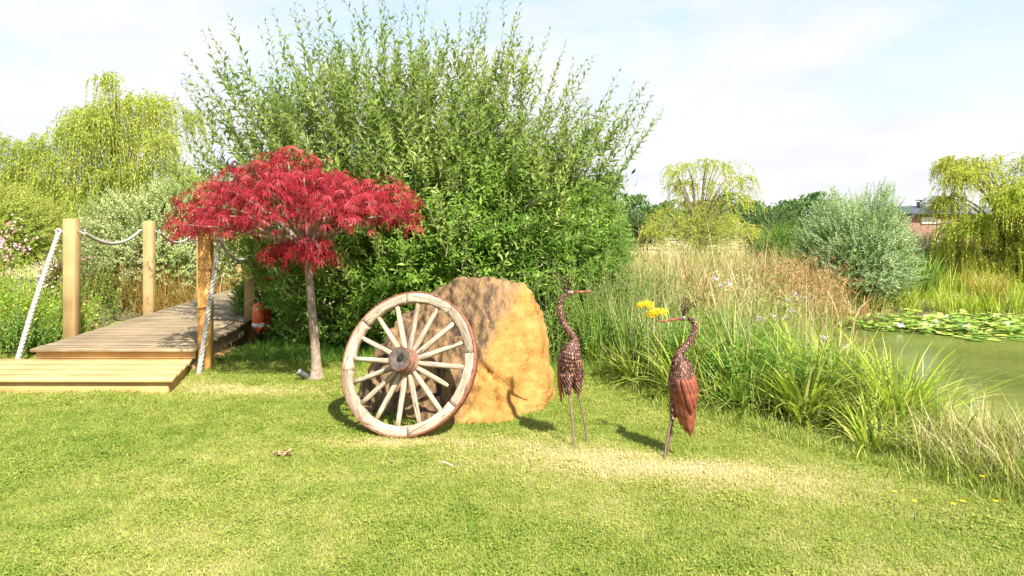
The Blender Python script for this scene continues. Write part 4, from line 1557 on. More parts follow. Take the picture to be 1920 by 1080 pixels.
def crane(feet_px, label, Y, neck, neck_r, head, beak, crest, body, body_r, thighs, legs, wing_list):
    s = Y / F

    def Q(p):
        return W(p[0], p[1], Y) * [1, 1, 1] + np.array([0, p[2] if len(p) > 2 else 0, 0])

    ft = [np.array(W(px, py, CAM_H * F / (py - HOR))) for px, py in feet_px]
    root = empty('metal_crane_sculpture', (ft[0] + ft[1]) / 2 * [1, 1, 0], label, 'crane sculpture')
    bp_ = spline([Q(p) for p in body], 18)
    br_ = np.interp(np.linspace(0, 1, 18), np.linspace(0, 1, len(body_r)), np.array(body_r) * s * .90)
    V, Fc = tube(bp_, br_ * .96, 22)
    bd = build('body', V, Fc, M['crane'], root, bp_[0], smooth=True)
    V, Fc, var = scales_over(bp_, br_, .019, .020, .033, .30)
    so = build('feather_scale', V, Fc, M['cranescale'], bd, bp_[0], var=var)
    so['kind'] = 'stuff'
    npth = spline([Q(p) for p in neck], 26)
    nr = np.interp(np.linspace(0, 1, 26), np.linspace(0, 1, len(neck_r)), np.array(neck_r) * s * .82)
    V, Fc = tube(npth, nr * .93, 12)
    nk = build('neck', V, Fc, M['crane'], root, npth[0], smooth=True)
    V, Fc, var = scales_over(npth, nr, .013, .014, .022, .40)
    so = build('neck_scale', V, Fc, M['cranescale'], nk, npth[0], var=var)
    so['kind'] = 'stuff'
    # head: egg shape with eyes
    hc, bt = Q(head), Q(beak)
    ax = nrm(bt - hc)
    hp = [hc - ax * 5.5 * s, hc - ax * 4 * s, hc - ax * 1.5 * s, hc + ax * 1.5 * s, hc + ax * 5 * s, hc + ax * 8 * s]
    V, Fc = tube(np.array(hp), np.array([.5, 3.3, 5.0, 4.6, 3.2, 2.2]) * s, 14)
    hd = build('head', V, Fc, M['cranehead'], root, hc, smooth=True)
    for sg in (-1, 1):
        ec = hc + ax * 1.5 * s + np.array([0, sg * 4.4 * s, 1.4 * s])
        V, Fc = lathe(ec, (0, sg, .15), [(-.003, .0055), (.001, .0055), (.0035, .003), (.004, .0004)], 10)
        build('eye', V, Fc, M['black'], hd, ec, smooth=True)
    up = nrm(np.cross(ax, np.cross(np.array([0, 0, 1.0]), ax)))
    b0 = hc + ax * 5 * s
    for nm, off, r0, tl in (('upper_beak', 1.0, 2.0, 1.0), ('lower_beak', -.9, 1.7, .95)):
        V, Fc = tube(np.array([b0 + up * off * s, b0 * .6 + bt * .4 + up * off * .8 * s, b0 * .2 + bt * .8 + up * off * .4 * s, b0 * (1 - tl) + bt * tl]), np.array([r0, r0 * .8, r0 * .5, .3]) * s, 8)
        build(nm, V, Fc, M['cranewing'], root, b0, smooth=True)
    # crest plumes with barbs
    for c in crest:
        cp = spline([Q(p) for p in c], 9)
        b = MB()
        V, Fc = tube(cp, np.linspace(.0035, .0015, 9), 5)
        b.add(V, Fc)
        Sx = cp[None]
        V, Fc, var = leaves_on(Sx, 44, .019, .0045, .6, .1, .8, full=False)
        b.add(V, Fc, var)
        b.build('crest_plume', M['crane'], root, cp[0])
    for th, tr in thighs:
        tp = spline([Q(p) for p in th], 8)
        rr = np.linspace(tr[0], tr[1], 8) * s
        V, Fc = tube(tp, rr * .95, 12)
        t_ = build('thigh', V, Fc, M['crane'], root, tp[0], smooth=True)
        V, Fc, var = scales_over(tp, rr, .019, .019, .032, .30)
        so = build('thigh_scale', V, Fc, M['cranescale'], t_, tp[0], var=var)
        so['kind'] = 'stuff'
    for (lp, f) in zip(legs, ft):
        a = Q(lp)
        kn = a * .5 + f * .5 + np.array([.004, .012, 0])
        P = spline([a, kn, f - [0, 0, .05]], 10)
        V, Fc = tube(P, np.array([.0085, .008, .0075, .0075, .0095, .0095, .0075, .007, .007, .0075]), 8)
        lg = build('leg', V, Fc, M['cranelegs'], root, a, smooth=True)
        b = MB()
        for an in (-2.3, -1.57, -.85, 1.57):
            e = f + np.array([math.cos(an) * .07, math.sin(an) * .06, .004])
            V, Fc = tube(np.array([f + [0, 0, .02], (f + e) / 2 + [0, 0, .012], e]), [.006, .005, .003], 6)
            b.add(V, Fc)
        b.build('foot', M['cranelegs'], lg, f, True)
    for (p0, p1, w, nor, bulge) in wing_list:
        V, Fc = feather(Q(p0), Q(p1), w * s, nor, bulge)
        build('wing_feather', V, Fc, M['cranewing'], root, Q(p0))
    return root


crane([(1078, 842), (1104, 832)], 'rusty metal crane beside the boulder, beak pointing right, seen from the front', 5.06,
      neck=[(1062, 551), (1053, 560), (1049, 578), (1053, 598), (1064, 618), (1076, 636), (1076, 652)], neck_r=[4.2, 4.6, 5.2, 5.8, 6.2, 8.5, 14],
      head=(1068, 549), beak=(1113, 546),
      crest=[[(1064, 546), (1058, 533), (1050, 524)], [(1066, 545), (1062, 528), (1058, 514)], [(1068, 544), (1067, 526), (1067, 509)], [(1070, 545), (1071, 530), (1073, 516)],
             [(1063, 547), (1052, 538), (1042, 531)], [(1067, 545), (1064, 532), (1063, 520, .03)]],
      body=[(1076, 636, 0), (1073, 650, -.01), (1070, 668, -.01), (1069, 690, .03), (1069, 708, .08), (1068, 722, .13)], body_r=[7, 16, 22, 23, 19, 9],
      thighs=[([(1062, 694, -.03), (1063, 716, -.02), (1066, 738, 0)], (11, 4)), ([(1083, 694, -.01), (1083, 714, .01), (1083, 737, .03)], (11, 4))],
      legs=[(1066, 734, 0), (1083, 733, .03)],
      wing_list=[((1048, 672, .0), (1054, 757, .05), 19, (-1, -.3, 0), .012), ((1048, 676, .05), (1060, 752, .12), 18, (-1, .1, 0), .01), ((1054, 676, .0), (1063, 735, .07), 13, (-.8, -.8, 0), .01),
                 ((1052, 680, .10), (1066, 744, .17), 14, (-.7, .5, 0), .01), ((1092, 678, .03), (1084, 738, .10), 18, (1, -.2, 0), .012), ((1090, 680, .08), (1076, 738, .17), 15, (.9, .4, 0), .01),
                 ((1070, 700, .15), (1068, 742, .20), 18, (0, 1, .2), .01), ((1078, 700, .14), (1074, 740, .19), 16, (.3, 1, .2), .01)])

w2 = []
for (p0, p1, w, dy) in (((1257, 706), (1268, 780), 12, -.03), ((1262, 706), (1275, 796), 13, -.055), ((1268, 707), (1284, 808), 14, -.075), ((1274, 708), (1291, 813), 14, -.085),
                        ((1281, 708), (1294, 806), 13, -.085), ((1288, 706), (1296, 790), 12, -.08), ((1295, 704), (1299, 765), 12, -.06), ((1300, 702), (1300, 750), 10, -.03)):
    w2.append(((p0[0], p0[1], dy), (p1[0], p1[1], dy + .02), w, ((p0[0] - 1278) * .03, -1, .15), .014))
for (p0, p1, w, dy) in (((1272, 706), (1291, 768), 11, -.105), ((1279, 706), (1297, 760), 11, -.105), ((1286, 705), (1300, 748), 11, -.10), ((1293, 703), (1302, 736), 10, -.085), ((1264, 706), (1282, 765), 10, -.09)):
    w2.append(((p0[0], p0[1], dy), (p1[0], p1[1], dy), w, ((p0[0] - 1278) * .03, -1, .2), .008))
for (p0, p1, w, dy) in (((1262, 712), (1276, 790), 13, .06), ((1278, 712), (1288, 800), 14, .075), ((1292, 710), (1296, 780), 13, .06)):
    w2.append(((p0[0], p0[1], dy), (p1[0], p1[1], dy - .03), w, (0, 1, .1), .01))
crane([(1243, 862), (1249, 857)], 'rusty metal crane nearest the pond bank, beak pointing left, wings folded', 4.76,
      neck=[(1290, 597), (1299, 602), (1303, 614), (1299, 630), (1288, 647), (1275, 662), (1272, 676)], neck_r=[3.6, 4.4, 5.4, 5.8, 6.4, 8.5, 14],
      head=(1281, 597), beak=(1229, 604),
      crest=[[(1281, 592), (1289, 577), (1300, 567)], [(1280, 592), (1284, 574), (1288, 558)], [(1283, 592), (1292, 580), (1303, 572)], [(1281, 593), (1286, 576), (1294, 562)], [(1280, 593), (1279, 578), (1282, 562)]],
      body=[(1272, 662, 0), (1274, 674, 0), (1277, 692, 0), (1278, 712, 0), (1279, 732, 0), (1280, 754, 0), (1282, 776, .01)], body_r=[6, 15, 23, 25.5, 22, 15, 6],
      thighs=[([(1268, 735, .0), (1264, 758, 0), (1261, 782, 0)], (10, 3.5)), ([(1276, 735, .04), (1271, 758, .04), (1267, 782, .03)], (10, 3.5))],
      legs=[(1260, 778, 0), (1266, 778, .03)], wing_list=w2)

# ------------------------------------------------------------------ far and middle trees
def lobed(name, label, Y, lobes, dens, L, nl, leafL, leafW, mat, root, dy=1.2, twig='goldtwig', lr=.06, trunk_h=1.0, trunk_r=.15, twr=.004, hang=1.0, out=.35, cat='willow tree'):
    """a willow made of separate drooping heads, each with its own limb"""
    rt = np.array(root, float)
    rt[2] = gz(rt[0], rt[1])
    o = empty(name, rt, label, cat)
    s_ = Y / F
    tp = rt + [0, 0, trunk_h]
    PP, DD, LL, lb = [], [], [], MB()
    for (px, py, r) in lobes:
        c = W(px, py, Y) + np.array([0, rng.uniform(-dy, dy * .8), 0])
        R_ = r * s_
        n = int(dens * (R_ ** 1.8)) + 12
        v = nrm(rng.normal(0, 1, (n, 3)) + [0, 0, .75])
        q = v * (R_ * rng.uniform(.35, 1.05, (n, 1))) * [1, .9, .85]
        PP.append(c + q)
        hd = q + (c - rt) * .18 + rng.normal(0, .3 * R_, (n, 3))
        hd[:, 2] = 0
        DD.append(nrm(hd))
        LL.append(L * rng.uniform(.35, 1.2, n) * min(1.3, .5 + R_ * .7))
        for e in [c] + list((c + q)[:2]):
            mid = tp * .5 + e * .5
            mid[2] += .18 * abs(e[2] - tp[2])
            V, Fc = tube(spline([tp - [0, 0, .1], mid, e], 9), np.linspace(lr, .010, 9), 6)
            lb.add(V, Fc)
    P, hd, ln = np.concatenate(PP), np.concatenate(DD), np.concatenate(LL)
    ln = np.minimum(ln, np.maximum(P[:, 2] - ground_z(P[:, 0], P[:, 1]) - .1, .15))
    t = np.linspace(0, 1, 7)[None]
    oo = out * rng.uniform(.3, 1.6, (len(P), 1))
    hx = oo * ln[:, None] * (1 - np.exp(-2.5 * t))
    hz = .18 * ln[:, None] * np.sin(t * np.pi) * (1 - t) - hang * ln[:, None] * t ** 1.6
    S = P[:, None] + hd[:, None] * hx[..., None]
    S[..., 2] = np.maximum(P[:, 2:3] + hz, ground_z(S[..., 0], S[..., 1]) + .05)
    V, Fc, var = leaves_on(S, nl, leafL, leafW, .6, .0, .7, .3, False)
    MB().add(V, Fc, var).build('crown', M[mat], o, rt)
    V, Fc = tubes3(S[::2, ::2], twr, twr * .3)
    MB().add(V, Fc).build('twigs', M[twig], o, rt)
    V, Fc = tube(spline([rt - [0, 0, .2], (rt + tp) / 2 + [.05, 0, 0], tp], 8), np.linspace(trunk_r, trunk_r * .7, 8), 10)
    MB().add(V, Fc).build('trunk', M['bark'], o, rt, True)
    lb.build('limb', M['bark'], o, rt, True)
    return o


lobed('weeping_willow', 'tall yellow-green weeping willow beyond the bridge posts', 20,
      [(246, 172, 24), (240, 195, 38), (262, 200, 34), (210, 210, 36), (292, 210, 42), (325, 215, 26), (160, 228, 28), (150, 260, 40), (115, 285, 30), (60, 288, 34), (90, 300, 34), (190, 240, 36), (225, 250, 50), (190, 270, 60), (260, 265, 62), (320, 280, 40),
       (90, 345, 60), (40, 350, 50), (165, 340, 60), (240, 345, 70), (315, 345, 55), (380, 350, 40), (200, 400, 60), (100, 400, 60)], 130, 1.5, 32, .12, .028, 'weep', (-11.9, 20.6, 0), trunk_h=1.3, lr=.032)
lobed('golden_willow', 'golden weeping willow at the right edge beyond the pond', 18.5,
      [(1828, 305, 24), (1812, 335, 30), (1860, 320, 40), (1905, 315, 34), (1935, 295, 26), (1975, 310, 50), (1800, 385, 34), (1850, 380, 52), (1910, 375, 56), (1975, 380, 62), (2040, 340, 56), (1800, 430, 34), (1790, 470, 30), (1815, 500, 30),
       (1845, 440, 50), (1905, 445, 56), (1965, 450, 60), (2050, 430, 70), (2110, 380, 60), (1830, 485, 36), (1890, 490, 45), (1970, 500, 60)], 330, .8, 24, .10, .028, 'gold', (13.9, 18.9, 0), lr=.045, out=.7, hang=.85, dy=1.3)
lobed('golden_willow', 'airy pale golden willow standing alone in the field behind the reeds', 27,
      [(1262, 325, 17), (1290, 318, 18), (1322, 312, 18), (1355, 316, 20), (1378, 342, 17), (1275, 352, 22), (1310, 350, 26), (1348, 356, 26), (1380, 378, 16), (1295, 385, 26), (1335, 395, 30), (1255, 410, 26), (1370, 420, 28),
       (1300, 425, 34), (1345, 435, 34), (1225, 430, 22), (1395, 435, 18)], 75, 1.0, 18, .13, .034, 'gold', (7.4, 27, 0), lr=.035, out=.8, hang=.8, trunk_h=.9, trunk_r=.10, twr=.009, dy=.9)
bush('golden_shrub', 'yellow green feathery bush at the left edge behind the pink flowers', 'shrub', [(-130, 480), (-140, 380), (-60, 330), (30, 335), (90, 360), (125, 400), (125, 470), (60, 500), (-60, 500)],
     14, (0, 430), 1.4, 1800, .6, 22, .08, .028, 'weep', up=.2, ang=.8, curve=.6, nlimb=5)
bush('golden_shrub', 'low golden green bush at the foot of the airy willow', 'shrub', [(1185, 455), (1200, 405), (1240, 385), (1300, 380), (1370, 385), (1410, 420), (1415, 455), (1300, 470)], 26, (1300, 430), 1.2, 430, .7, 18, .10, .03, 'weep', up=.3, twr=.006)
bush('silver_willow', 'silvery green rounded willow shrub beyond the dry reeds', 'willow shrub', [(1490, 520), (1480, 470), (1500, 410), (1530, 375), (1545, 345), (1600, 360), (1615, 375), (1640, 325), (1660, 335), (1685, 375), (1700, 415), (1715, 470), (1720, 530), (1690, 560), (1560, 560)],
     17.5, (1610, 470), 1.7, 2300, .7, 22, .10, .028, 'silver', up=.5, nlimb=30, lr=.04, twr=.004)
bush('pale_shrub', 'small pale green bush left of the slatted fence', 'shrub', [(1700, 510), (1700, 450), (1728, 428), (1750, 440), (1768, 480), (1770, 520), (1730, 545)], 20, (1735, 485), .8, 420, .45, 18, .08, .02, 'silver', up=.4, varb=-.1)
bush('green_bush', 'dark green bush in the field between golden willow and silver willow', 'bush', [(1385, 470), (1385, 420), (1400, 392), (1450, 385), (1490, 388), (1515, 400), (1520, 470)], 33, (1450, 435), 2.0, 800, .8, 16, .14, .06, 'dark', up=.3, twr=.008)
bush('green_bush', 'bright green bush in front of the dark one beside the silver willow', 'bush', [(1405, 505), (1410, 450), (1440, 415), (1490, 410), (1530, 440), (1530, 520)], 22, (1470, 470), 1.3, 900, .6, 18, .10, .03, 'mid', up=.4)
bush('green_bush', 'dark bush at the end of the field beside the big willow', 'bush', [(1150, 470), (1160, 400), (1190, 385), (1230, 400), (1250, 450), (1200, 470)], 30, (1200, 430), 1.2, 500, .7, 16, .13, .05, 'dark', up=.3, twr=.008)
bush('variegated_dogwood', 'cream variegated dogwood bush behind the left bridge posts', 'dogwood bush', [(100, 520), (110, 440), (150, 380), (200, 345), (260, 350), (310, 325), (370, 330), (430, 380), (480, 430), (500, 520), (480, 570), (380, 580), (200, 580), (130, 570)],
     16.4, (290, 480), 1.3, 3000, .55, 20, .085, .04, 'varieg', up=.35, ang=.8, nlimb=24, back=.3)
bush('laurel_bush', 'glossy green bush at the near side of the bridge in front of the willow', 'bush', [(440, 600), (430, 540), (470, 490), (520, 500), (560, 560), (560, 620), (500, 640)], 10.9, (500, 570), .5, 520, .35, 16, .075, .028, 'willow_low', up=.4, back=.4)

# far hedge line
def hedge(name, label, x0, x1, Y, h, mat, n, leaf=.2, thick=1.5, cat='hedge'):
    rt = np.array([(x0 + x1) / 2, Y, gz((x0 + x1) / 2, Y)])
    x = rng.uniform(x0, x1, n)
    y = Y + rng.normal(0, thick * .5, n)
    ht = h * (1 + .16 * np.sin(x * .55) + .12 * np.sin(x * 1.7 + 1) + .07 * np.sin(x * 4.1))
    z = ht * (1 - rng.random(n) ** 2.2 * .98)
    d = rng.normal(0, 1, (n, 3))
    d[:, 2] = np.abs(d[:, 2]) + .3
    V, Fc, var = leaves(np.stack([x, y, z + ground_z(x, y)], -1), d, rng.normal(0, 1, (n, 3)) + [0, -.6, .8], leaf, leaf * .55, None, False)
    o = build(name, V, Fc, M[mat], None, rt, var)
    tag(o, label, cat, kind='stuff')
    return o


hedge('far_hedge', 'dark hedge along the far side of the field under the sky', 2, 40, 84, 4.2, 'dark', 14000, .5, 4)
hedge('far_hedge', 'distant green tree line at the left behind the weeping willow', -110, -20, 95, 6.5, 'mid', 22000, .65, 5)
hedge('far_hedge', 'mid green scrub behind the big willow and the dogwood', -20, 4, 46, 3.4, 'mid', 15000, .32, 3)

hedge('undergrowth', 'dark leafy undergrowth added behind the big willow to keep its gaps dark', -3.4, 2.0, 13.0, 2.3, 'dark', 9000, .14, 1.6, 'undergrowth')  # added dark leaves, so the bright field doesn't show through the willow's base
hedge('creek_undergrowth', 'green growth along the creek bank behind the bridge', -9.5, -3.0, 18.6, 2.2, 'mid', 7000, .12, 1.2, 'undergrowth')

# field fence (post and rail)
ff = empty('field_fence', (6, 38, 0), 'low pale post and rail fence across the dry field', 'fence')
for k in range(8):
    x = 3.2 + k * 1.9
    V, Fc = box(x - .05, x + .05, 37.96, 38.04, gz(x, 38) - .1, .98)
    build('post', V, Fc, M['pale_slat'], ff, (x, 38, 0))
for z in (.42, .82):
    V, Fc = box(2.9, 16.9, 37.90, 37.955, z, z + .10)
    build('rail', V, Fc, M['pale_slat'], ff, (3, 38, z))

# slatted fence across the pond
sf = empty('slatted_fence', (15.2, 24, 0), 'grey slatted timber fence behind the golden willow across the pond', 'fence')
for x in (15.05, 16.6, 18.2, 19.8):
    V, Fc = box(x - .05, x + .05, 24.06, 24.16, gz(x, 24) - .1, 1.95)
    build('post', V, Fc, M['pale_slat'], sf, (x, 24, 0))
for k in range(11):
    z = .12 + k * .165
    V, Fc = box(14.95, 19.9, 24.03, 24.055, z, z + .10)
    build('slat', V, Fc, M['pale_slat'], sf, (14.3, 24, z))

# low brick building
bd = empty('brick_building', (27, 41, 0), 'low red brick outbuilding with a dark slate roof far beyond the pond', 'building')
V, Fc = box(23.3, 34, 40, 45, -.1, 2.45, 0)
build('wall', V, Fc, M['brick'], bd, (27, 41, 0))
Vr = np.array([(23.0, 39.7, 2.47), (34.3, 39.7, 2.47), (34.3, 45.3, 2.47), (23.0, 45.3, 2.47), (23.0, 42.5, 3.05), (34.3, 42.5, 3.05), (23.0, 39.7, 2.56), (34.3, 39.7, 2.56), (23.0, 45.3, 2.56), (34.3, 45.3, 2.56)])
build('roof', Vr, [np.array([(0, 1, 7, 6), (6, 7, 5, 4), (9, 8, 4, 5), (3, 8, 9, 2), (0, 3, 2, 1)]), np.array([(0, 6, 4), (0, 4, 3), (3, 4, 8), (1, 5, 7), (1, 2, 5), (2, 9, 5)])], M['slate'], bd, (27, 41, 2.5))
V, Fc = box(23.95, 24.85, 39.93, 39.985, 1.92, 2.30, .01)
build('window_panel', V, Fc, M['white'], bd, (24.4, 40, 2))
V, Fc = box(23.9, 24.9, 39.90, 39.925, 2.06, 2.10, .0)
build('window_bar', V, Fc, M['slate'], bd, (24.4, 40, 2))
V, Fc = tube([(24.96, 39.9, 0), (24.96, 39.9, 1.9), (25.0, 39.9, 2.5)], .07, 8)
build('drainpipe', V, Fc, M['redpipe'], bd, (25, 40, 0), smooth=True)
V, Fc = box(24.85, 25.2, 41.6, 41.95, 2.86, 3.28, .02)
ch = build('chimney', V, Fc, M['slate'], bd, (25, 41.7, 2.8))
V, Fc = box(24.8, 25.25, 41.55, 42.0, 3.36, 3.40, .0)
build('chimney_cap', V, Fc, M['slate'], ch, (25, 41.7, 3.3))
V, Fc = tube([(25.02, 41.77, 3.28), (25.02, 41.77, 3.36)], .05, 6)
build('chimney_stay', V, Fc, M['slate'], ch, (25, 41.7, 3.3))
V, Fc = box(23.2, 34.1, 39.62, 39.70, 2.45, 2.53, .0)
build('gutter', V, Fc, M['slate'], bd, (27, 39.7, 2.5))

up_ = empty('utility_pole', (31.7, 50, 0), 'thin wooden utility pole with a crossbar above the roof', 'utility pole')
V, Fc = tube([(31.7, 50, -.2), (31.7, 50, 4.15)], [.13, .10], 8)
build('pole', V, Fc, M['bark'], up_, (31.7, 50, 0), smooth=True)
V, Fc = box(31.2, 32.25, 49.85, 49.93, 3.92, 4.02, .0)
build('crossbar', V, Fc, M['bark'], up_, (31.7, 50, 4))
for x in (31.27, 32.18):
    V, Fc = tube([(x, 49.9, 4.02), (x, 49.9, 4.12)], .03, 6)
    build('insulator', V, Fc, M['white'], up_, (x, 49.9, 4))

# ------------------------------------------------------------------ grasses, reeds and border plants
def scatter(n, poly, margin=0.0):
    poly = np.array(poly, float)
    lo_, hi_ = poly.min(0), poly.max(0)
    out = np.zeros((0, 2))
    while len(out) < n:
        q = lo_ + (hi_ - lo_) * rng.random((n * 2, 2))
        out = np.concatenate([out, q[sdist(poly, q[:, 0], q[:, 1]) > margin]])
    return out[:n]


def mass(name, label, cat, n, poly, L, Wd, bend, mat, K=4, tilt=.35, clump=0.5, hvar=.3, head=None, keepout=True):
    q = scatter(n, poly)
    # gather into loose clumps
    cen = scatter(max(4, n // 90), poly)
    pick = rng.integers(0, len(cen), n)
    cl = rng.random(n) < clump
    q[cl] = cen[pick[cl]] + rng.normal(0, .11, (cl.sum(), 2))
    z = ground_z(q[:, 0], q[:, 1]) - .02
    hd = rng.random(n) * 6.283 if head is None else rng.normal(head, 1.0, n)
    ln = L * np.clip(1 + rng.normal(0, hvar, n), .3, 1.8) * (1 + .18 * np.sin(q[:, 0] * 2.1) * np.sin(q[:, 1] * 1.7))
    V, Fc, var = blades(np.stack([q[:, 0], q[:, 1], z], -1), hd, ln, Wd * rng.uniform(.6, 1.3, n), bend * rng.random(n), K, np.abs(rng.normal(0, tilt, n)))
    c0 = q.mean(0)
    o = build(name, V, Fc, M[mat], None, (c0[0], c0[1], 0), var)
    tag(o, label, cat, kind='stuff')
    return o, q, z, ln


# dry reed bed, a wide mass
RB = [(1.6, 9.6), (2.6, 8.4), (3.4, 8.1), (4.6, 10.2), (5.6, 12), (6.6, 13.8), (7.2, 15.6), (9.0, 17.2), (9.5, 20), (7, 23), (3.5, 24), (2.0, 20), (1.6, 14)]
mass('dry_reeds', 'tall straw coloured dry grass and reeds filling the bank beyond the cranes', 'dry reeds', 13500, RB, .84, .012, 1.6, 'straw', tilt=.55, hvar=.4, clump=.7)
mass('dry_reeds', 'scattered taller bleached stems rising above the reed bed', 'dry reeds', 1500, RB, 1.25, .010, .8, 'straw', tilt=.25, hvar=.2)
mass('dry_reeds', 'green stems growing among the dry reeds', 'reeds', 14000, RB, .66, .014, 1.2, 'tall_grass', tilt=.35, clump=.85)
mass('far_field_grass', 'dry pale grass of the field behind the reeds', 'field grass', 16000, [(1, 23), (12, 22), (26, 20), (34, 37), (2, 37)], .45, .022, .8, 'straw', 3, .3)
mass('bank_grass', 'yellow green grass along the far bank of the pond', 'grass', 24000, [(6.9, 16.2), (9, 16.5), (12, 16.1), (20, 16.6), (24, 16), (25, 21), (16, 22.5), (9, 20.5)], .55, .018, 1.0, 'sedge_y', 3, .3)
mass('bank_grass', 'lush green undergrowth on the near bank between lawn and water', 'grass', 9000,
     [(.9, 8.9), (1.05, 7.55), (1.5, 6.55), (1.95, 5.85), (2.5, 5.3), (2.95, 4.9), (3.6, 4.9), (4.0, 5.6), (3.6, 7.3), (3.7, 8.6), (3.0, 9.6), (1.6, 10.2)], .40, .011, 1.7, 'tall_grass', tilt=.5, clump=.85)
mass('bank_grass', 'fine dry and green grass at the lower right beside the lawn', 'grass', 5500, [(2.75, 4.75), (3.05, 4.2), (3.5, 3.7), (4.6, 3.7), (5.4, 4.4), (4.6, 5.4), (3.4, 5.4)], .36, .0055, 1.2, 'straw', tilt=.5)
mass('bank_grass', 'green grass growing up through the dry tufts at the lower right', 'grass', 9000, [(2.6, 4.9), (2.9, 4.3), (3.25, 3.3), (4.6, 3.2), (5.6, 4.2), (4.6, 5.4), (3.4, 5.4)], .30, .006, 1.2, 'tall_grass', tilt=.5)
mass('dry_stems', 'thin straw stems standing among the green plants on the near bank', 'dry stems', 3600,
     [(1.2, 8.6), (1.5, 7.2), (2.1, 6.2), (2.7, 5.6), (3.6, 5.3), (3.7, 6.8), (3.8, 8.6), (3.0, 9.6), (1.6, 10.2)], .66, .007, .9, 'straw', tilt=.3, clump=.7)
mass('dry_stems', 'rust brown stems and seed heads mixed through the straw bed', 'dry stems', 3600, RB, .95, .012, 1.7, 'rustreed', 5, .3, clump=.85, hvar=.35)
# soft uncut fringe under the willow and along the lawn's edge
mass('long_grass', 'soft long grass in the shade under the willow', 'grass', 15000, [(-3.6, 8.3), (-1.2, 8.05), (-.6, 7.2), (.6, 7.1), (1.0, 7.6), (.9, 9), (-.6, 9.3), (-3.6, 9.7)], .13, .006, 1.3, 'shade_grass', 3, .5)
mass('long_grass', 'uneven grass growing along the edge of the mown lawn', 'grass', 9000,
     [(.75, 7.7), (1.15, 6.55), (1.6, 5.72), (2.1, 5.05), (2.45, 4.62), (2.7, 4.25), (2.95, 3.8), (3.35, 3.0), (3.6, 3.1), (3.2, 4.1), (2.85, 4.75), (2.4, 5.3), (1.85, 5.95), (1.4, 6.7), (1.0, 7.8)], .12, .005, 1.2, 'tall_grass', 3, .5)
mass('long_grass', 'grass tufts round the foot of the boulder and the wheel', 'grass', 1500, [(-1.5, 5.9), (-.9, 5.5), (-.5, 5.45), (.0, 5.5), (.45, 5.85), (.5, 6.2), (-.4, 5.75), (-1.3, 6.2)], .07, .005, 1.2, 'shade_grass', 3, .5)
mass('bronze_grass', 'orange and green tufted grasses on the creek bank behind the bridge', 'grass', 6500, [(-10.6, 15.4), (-5.6, 15.2), (-5.4, 16.2), (-10.6, 16.4)], .95, .016, 1.5, 'orange_grass', 5, .35)
mass('creek_plants', 'low green leaves at the creek edge left of the bridge', 'plants', 5000, [(-10.5, 9.6), (-6.1, 9.3), (-6.3, 10.6), (-10.5, 10.6)], .35, .02, 1.2, 'iris', 4, .5)


def clump(name, label, cat, x, y, n, L, Wd, bend, mat, rad=.12, tilt=.35, K=6, group=None, head=None):
    a = rng.random(n) * 6.283
    r = rad * np.sqrt(rng.random(n))
    X, Yq = x + r * np.cos(a), y + r * np.sin(a)
    z0 = ground_z(X, Yq) - .02
    hd = a + rng.normal(0, .5, n)
    V, Fc, var = blades(np.stack([X, Yq, z0], -1), hd, L * rng.uniform(.55, 1.15, n), Wd * rng.uniform(.7, 1.2, n), bend * rng.uniform(.2, 1, n), K, np.abs(rng.normal(0, tilt, n)))
    o = build(name, V, Fc, M[mat], None, (x, y, gz(x, y)), var)
    return tag(o, label, cat, group)


